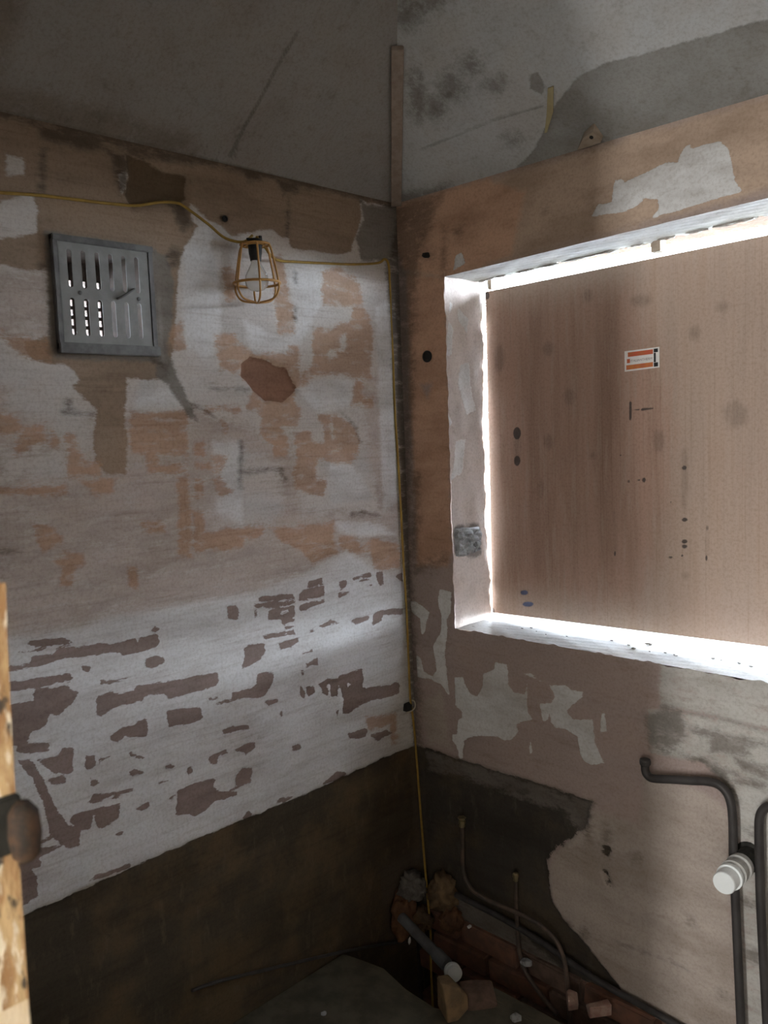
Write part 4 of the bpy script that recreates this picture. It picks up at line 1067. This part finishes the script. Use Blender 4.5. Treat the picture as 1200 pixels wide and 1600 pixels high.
rag(706, 1436, .16, (.09, .09, .09), M['rag2'], 'small rust brown rag below the ochre one, by the brick footing', 15)
rag(655, 1436, .10, (.10, .09, .08), M['rag'], 'dark brown rag tucked under the others above the waste pipe', 14)
tg = chunk('paper_tag', D(640, 1470, .20), (.010, .008, .026), M['paper'], seed=5, sub=1, rough=.2)
tag(tg, 'tiny white scrap hanging beside the waste pipe', 'scrap')
def brickbat(name, c, size, mat, seed):
    rnd = random.Random(seed); bm = bmesh.new()
    bm_box(bm, (-size[0]/2, -size[1]/2, -size[2]/2), (size[0]/2, size[1]/2, size[2]/2))
    for k in range(5):
        n = Vector((rnd.uniform(-1, 1), rnd.uniform(-1, 1), rnd.uniform(-.6, 1))).normalized()
        ext = abs(n.x)*size[0]/2+abs(n.y)*size[1]/2+abs(n.z)*size[2]/2
        r = bmesh.ops.bisect_plane(bm, geom=bm.verts[:]+bm.edges[:]+bm.faces[:], plane_co=n*ext*rnd.uniform(.5, .8), plane_no=n, clear_outer=True)
        es = [e for e in r['geom_cut'] if isinstance(e, bmesh.types.BMEdge)]
        if es: bmesh.ops.edgeloop_fill(bm, edges=es)
    bmesh.ops.bevel(bm, geom=bm.edges[:], offset=min(size)*.05, segments=1, affect='EDGES')
    zmin = min(v.co.z for v in bm.verts)
    bmesh.ops.transform(bm, matrix=Matrix.Translation(Vector(c)-Vector((0, 0, zmin))) @ Matrix.Rotation(rnd.uniform(0, 3), 4, 'Z'), verts=bm.verts[:])
    return obj(name, bm, mat)
def rub(u, v, z, size, mat, label, cat, seed, name='brick_fragment'):
    d = _f + CR*(u-600.0)/FPX - CU*(v-800.0)/FPX
    t = (z-CAM[2])/d[2]; p = CAM+t*d
    o = brickbat(name, (p[0], p[1], z+.001), size, mat, seed)
    return tag(o, label, cat)
M['tanbrick'] = simple('ochre_brick', (0.22, 0.14, 0.07), (0.13, 0.09, 0.05), 25.0, 0.95, bstr=0.7)
M['pinkbrick'] = simple('pale_broken_brick', (0.34, 0.24, 0.19), (0.24, 0.13, 0.10), 25.0, 0.95, bstr=0.6)
rub(708, 1582, 0.0, (.075, .06, .085), M['tanbrick'], 'ochre half brick standing by the yellow cable at the pit edge', 'brick', 21)
rub(748, 1575, -.02, (.09, .07, .06), M['brick2'], 'dark broken brick beside the ochre half brick', 'brick', 22)
rub(892, 1575, -.03, (.045, .035, .05), M['pinkbrick'], 'pale pink brick chip behind the copper pipe', 'brick', 23)
rub(935, 1583, .0, (.06, .035, .030), M['pinkbrick'], 'pale flat brick chip under the low dark pipe', 'brick', 24)
rub(806, 1594, 0.0, (.024, .020, .018), M['cementlump'], 'small grey stone at the bottom edge of the floor', 'stone', 25, 'stone')
rub(506, 1586, 0.0, (.012, .010, .008), M['cementlump'], 'tiny pale pebble on the dark floor', 'stone', 26, 'stone')
rub(822, 1508, -.01, (.03, .02, .016), M['cementlump'], 'grey plaster crumb on the wall foot below the short copper pipe', 'plaster', 27, 'plaster_crumb')
rub(733, 1450, .0, (.016, .008, .006), M['paper'], 'white sliver of paint right of the rags', 'paint flake', 28, 'paint_flake')
# floor strip left between pit and wall trench
fs = bmesh.new()
bm_box(fs, (.43, -.225, -.05), (1.1, -.18, .006), .004)
tag(obj('floor_joist', fs, M['floor']), 'grey timber joist edge along the trench below the window', 'joist')

# crumbs along the sill
cr_bm = bmesh.new(); rnd = random.Random(9)
for i in range(26):
    x = rnd.uniform(.25, 1.2); y = rnd.uniform(.09, .16)
    s = rnd.uniform(.0015, .0035)*(1.8 if .55 < x < .75 else 1)
    bmesh.ops.create_icosphere(cr_bm, subdivisions=1, radius=s, matrix=Matrix.Translation((x, y, ZS+s*.5)) @ Matrix.Diagonal((1.8, .8, .7, 1)))
tag(obj('plaster_crumbs', cr_bm, M['whitering']), 'plaster crumbs scattered along the window sill', 'crumbs', kind='stuff')

# ------------------------------------------------------------------ small fittings on the walls and ceiling
c0 = W(668, 557, 0)
pl = lathe('black_plug', c0, (0, -1, 0), [(0, .0175), (.004, .0175), (.006, .015), (.006, .012), (.003, .010)], M['black'], seg=20)
tag(pl, 'round black plug in the orange plaster strip left of the window', 'plug')
c0 = W(668, 399, 0)
pl = chunk('broken_fixing', c0+Vector((0, -.002, 0)), (.030, .010, .016), M['darkiron'], seed=31, sub=2); tag(pl, 'dark broken fixing stub high on the orange strip near the ceiling', 'fixing')
c0 = L(351, 342, 0)
pl = lathe('wall_plug', c0, (1, 0, 0), [(0, .008), (.003, .008), (.004, .005), (.001, .004)], M['black'], seg=14)
tag(pl, 'small black screw plug above the caged lamp', 'plug')
# timber block under the sloping ceiling
b0 = RC.px3(920, 212); b0 = Vector(b0)
bm = bmesh.new()
n3 = Vector(RC.N); n3 = n3 if n3.z < 0 else -n3
ux = Vector(RC.U); vx = Vector(RC.V)
vs = []
for a, b2, h in ((-.038, -.020, 0), (.034, -.012, 0), (.030, .030, 0), (-.005, .014, 0), (-.038, -.020, .014), (.034, -.012, .022), (.030, .022, .020), (-.005, .010, .016)):
    vs.append(bm.verts.new(b0+ux*a+vx*b2+n3*(h+.001)))
for f in ((3, 2, 1, 0), (4, 5, 6, 7), (0, 1, 5, 4), (1, 2, 6, 5), (2, 3, 7, 6), (3, 0, 4, 7)):
    bm.faces.new([vs[i] for i in f])
blk = empty('timber_block', b0); tag(blk, 'pale wedge of timber fixed where wall meets ceiling above the window', 'wood block')
o = obj('block', bm, M['wood']); reparent(o, blk)
o = lathe('nail_hole', b0+ux*.018+vx*.008+n3*.0205, n3, [(0, .005), (.0012, .005)], M['black'], seg=10); reparent(o, blk)
# loose yellow strip
p0 = Vector(RC.px3(861, 135)); p1 = Vector(RC.px3(862, 170)); p2 = Vector(RC.px3(857, 197))
bm = bmesh.new(); vs = []
for p_, w_, h in ((p0, .008, .001), (p1, .009, .012), (p2, .0035, .020)):
    vs.append([bm.verts.new(p_+ux*w_*sgn+n3*(h+e)) for sgn, e in ((-1, 0), (1, 0), (1, .003), (-1, .003))])
for i in range(2):
    for k in range(4): bm.faces.new((vs[i][k], vs[i][(k+1) % 4], vs[i+1][(k+1) % 4], vs[i+1][k]))
bm.faces.new(vs[0][::-1]); bm.faces.new(vs[2])
tag(obj('loose_strip', bm, M['foam']), 'loose yellowed strip dangling from the damp ceiling', 'strip')

# ------------------------------------------------------------------ splintered door post beside the viewer
post = empty('door_post', (1.27, RY-.05, 0)); tag(post, 'splintered ochre timber door post close at the left edge', 'door post')
bm = bmesh.new()
secs = []
for z, x1_, x0_ in ((0, 1.300, 1.226), (.9, 1.300, 1.226), (1.15, 1.300, 1.226), (1.30, 1.306, 1.232), (1.38, 1.311, 1.27), (1.41, 1.3135, 1.300), (1.44, 1.3165, 1.311), (1.472, 1.3205, 1.3190)):
    k = max(0.0, (z-1.30)/0.17)
    y0_ = RY-.105+k*.098; y1_ = RY+.001
    secs.append([bm.verts.new(p) for p in ((x0_, y0_, z), (x1_, y0_, z), (x1_, y1_, z), (x0_, y1_, z))])
for a, b2 in zip(secs, secs[1:]):
    for k in range(4): bm.faces.new((a[k], a[(k+1) % 4], b2[(k+1) % 4], b2[k]))
bm.faces.new(secs[0][::-1]); bm.faces.new(secs[-1])
o = obj('post_body', bm, M['post']); reparent(o, post)
bm = bmesh.new(); bm_box(bm, (1.2995, RY-.05, .95), (1.3025, RY+.0015, 1.293), .001)
o = obj('cream_paint_strip', bm, M['postcream']); reparent(o, post)
bm = bmesh.new(); bm_box(bm, (1.300, RY-.06, 1.310), (1.3125, RY+.003, 1.345), .002)
HL = obj('hinge_leaf', bm, M['darkiron']); reparent(HL, post)
o = lathe('hinge_knuckle', (1.318, RY+.001, 1.306), (0, 0, 1), [(0, .004), (.004, .008), (.016, .0095), (.030, .0085), (.036, .004)], M['rust'], seg=14, smooth=True); o.parent = HL
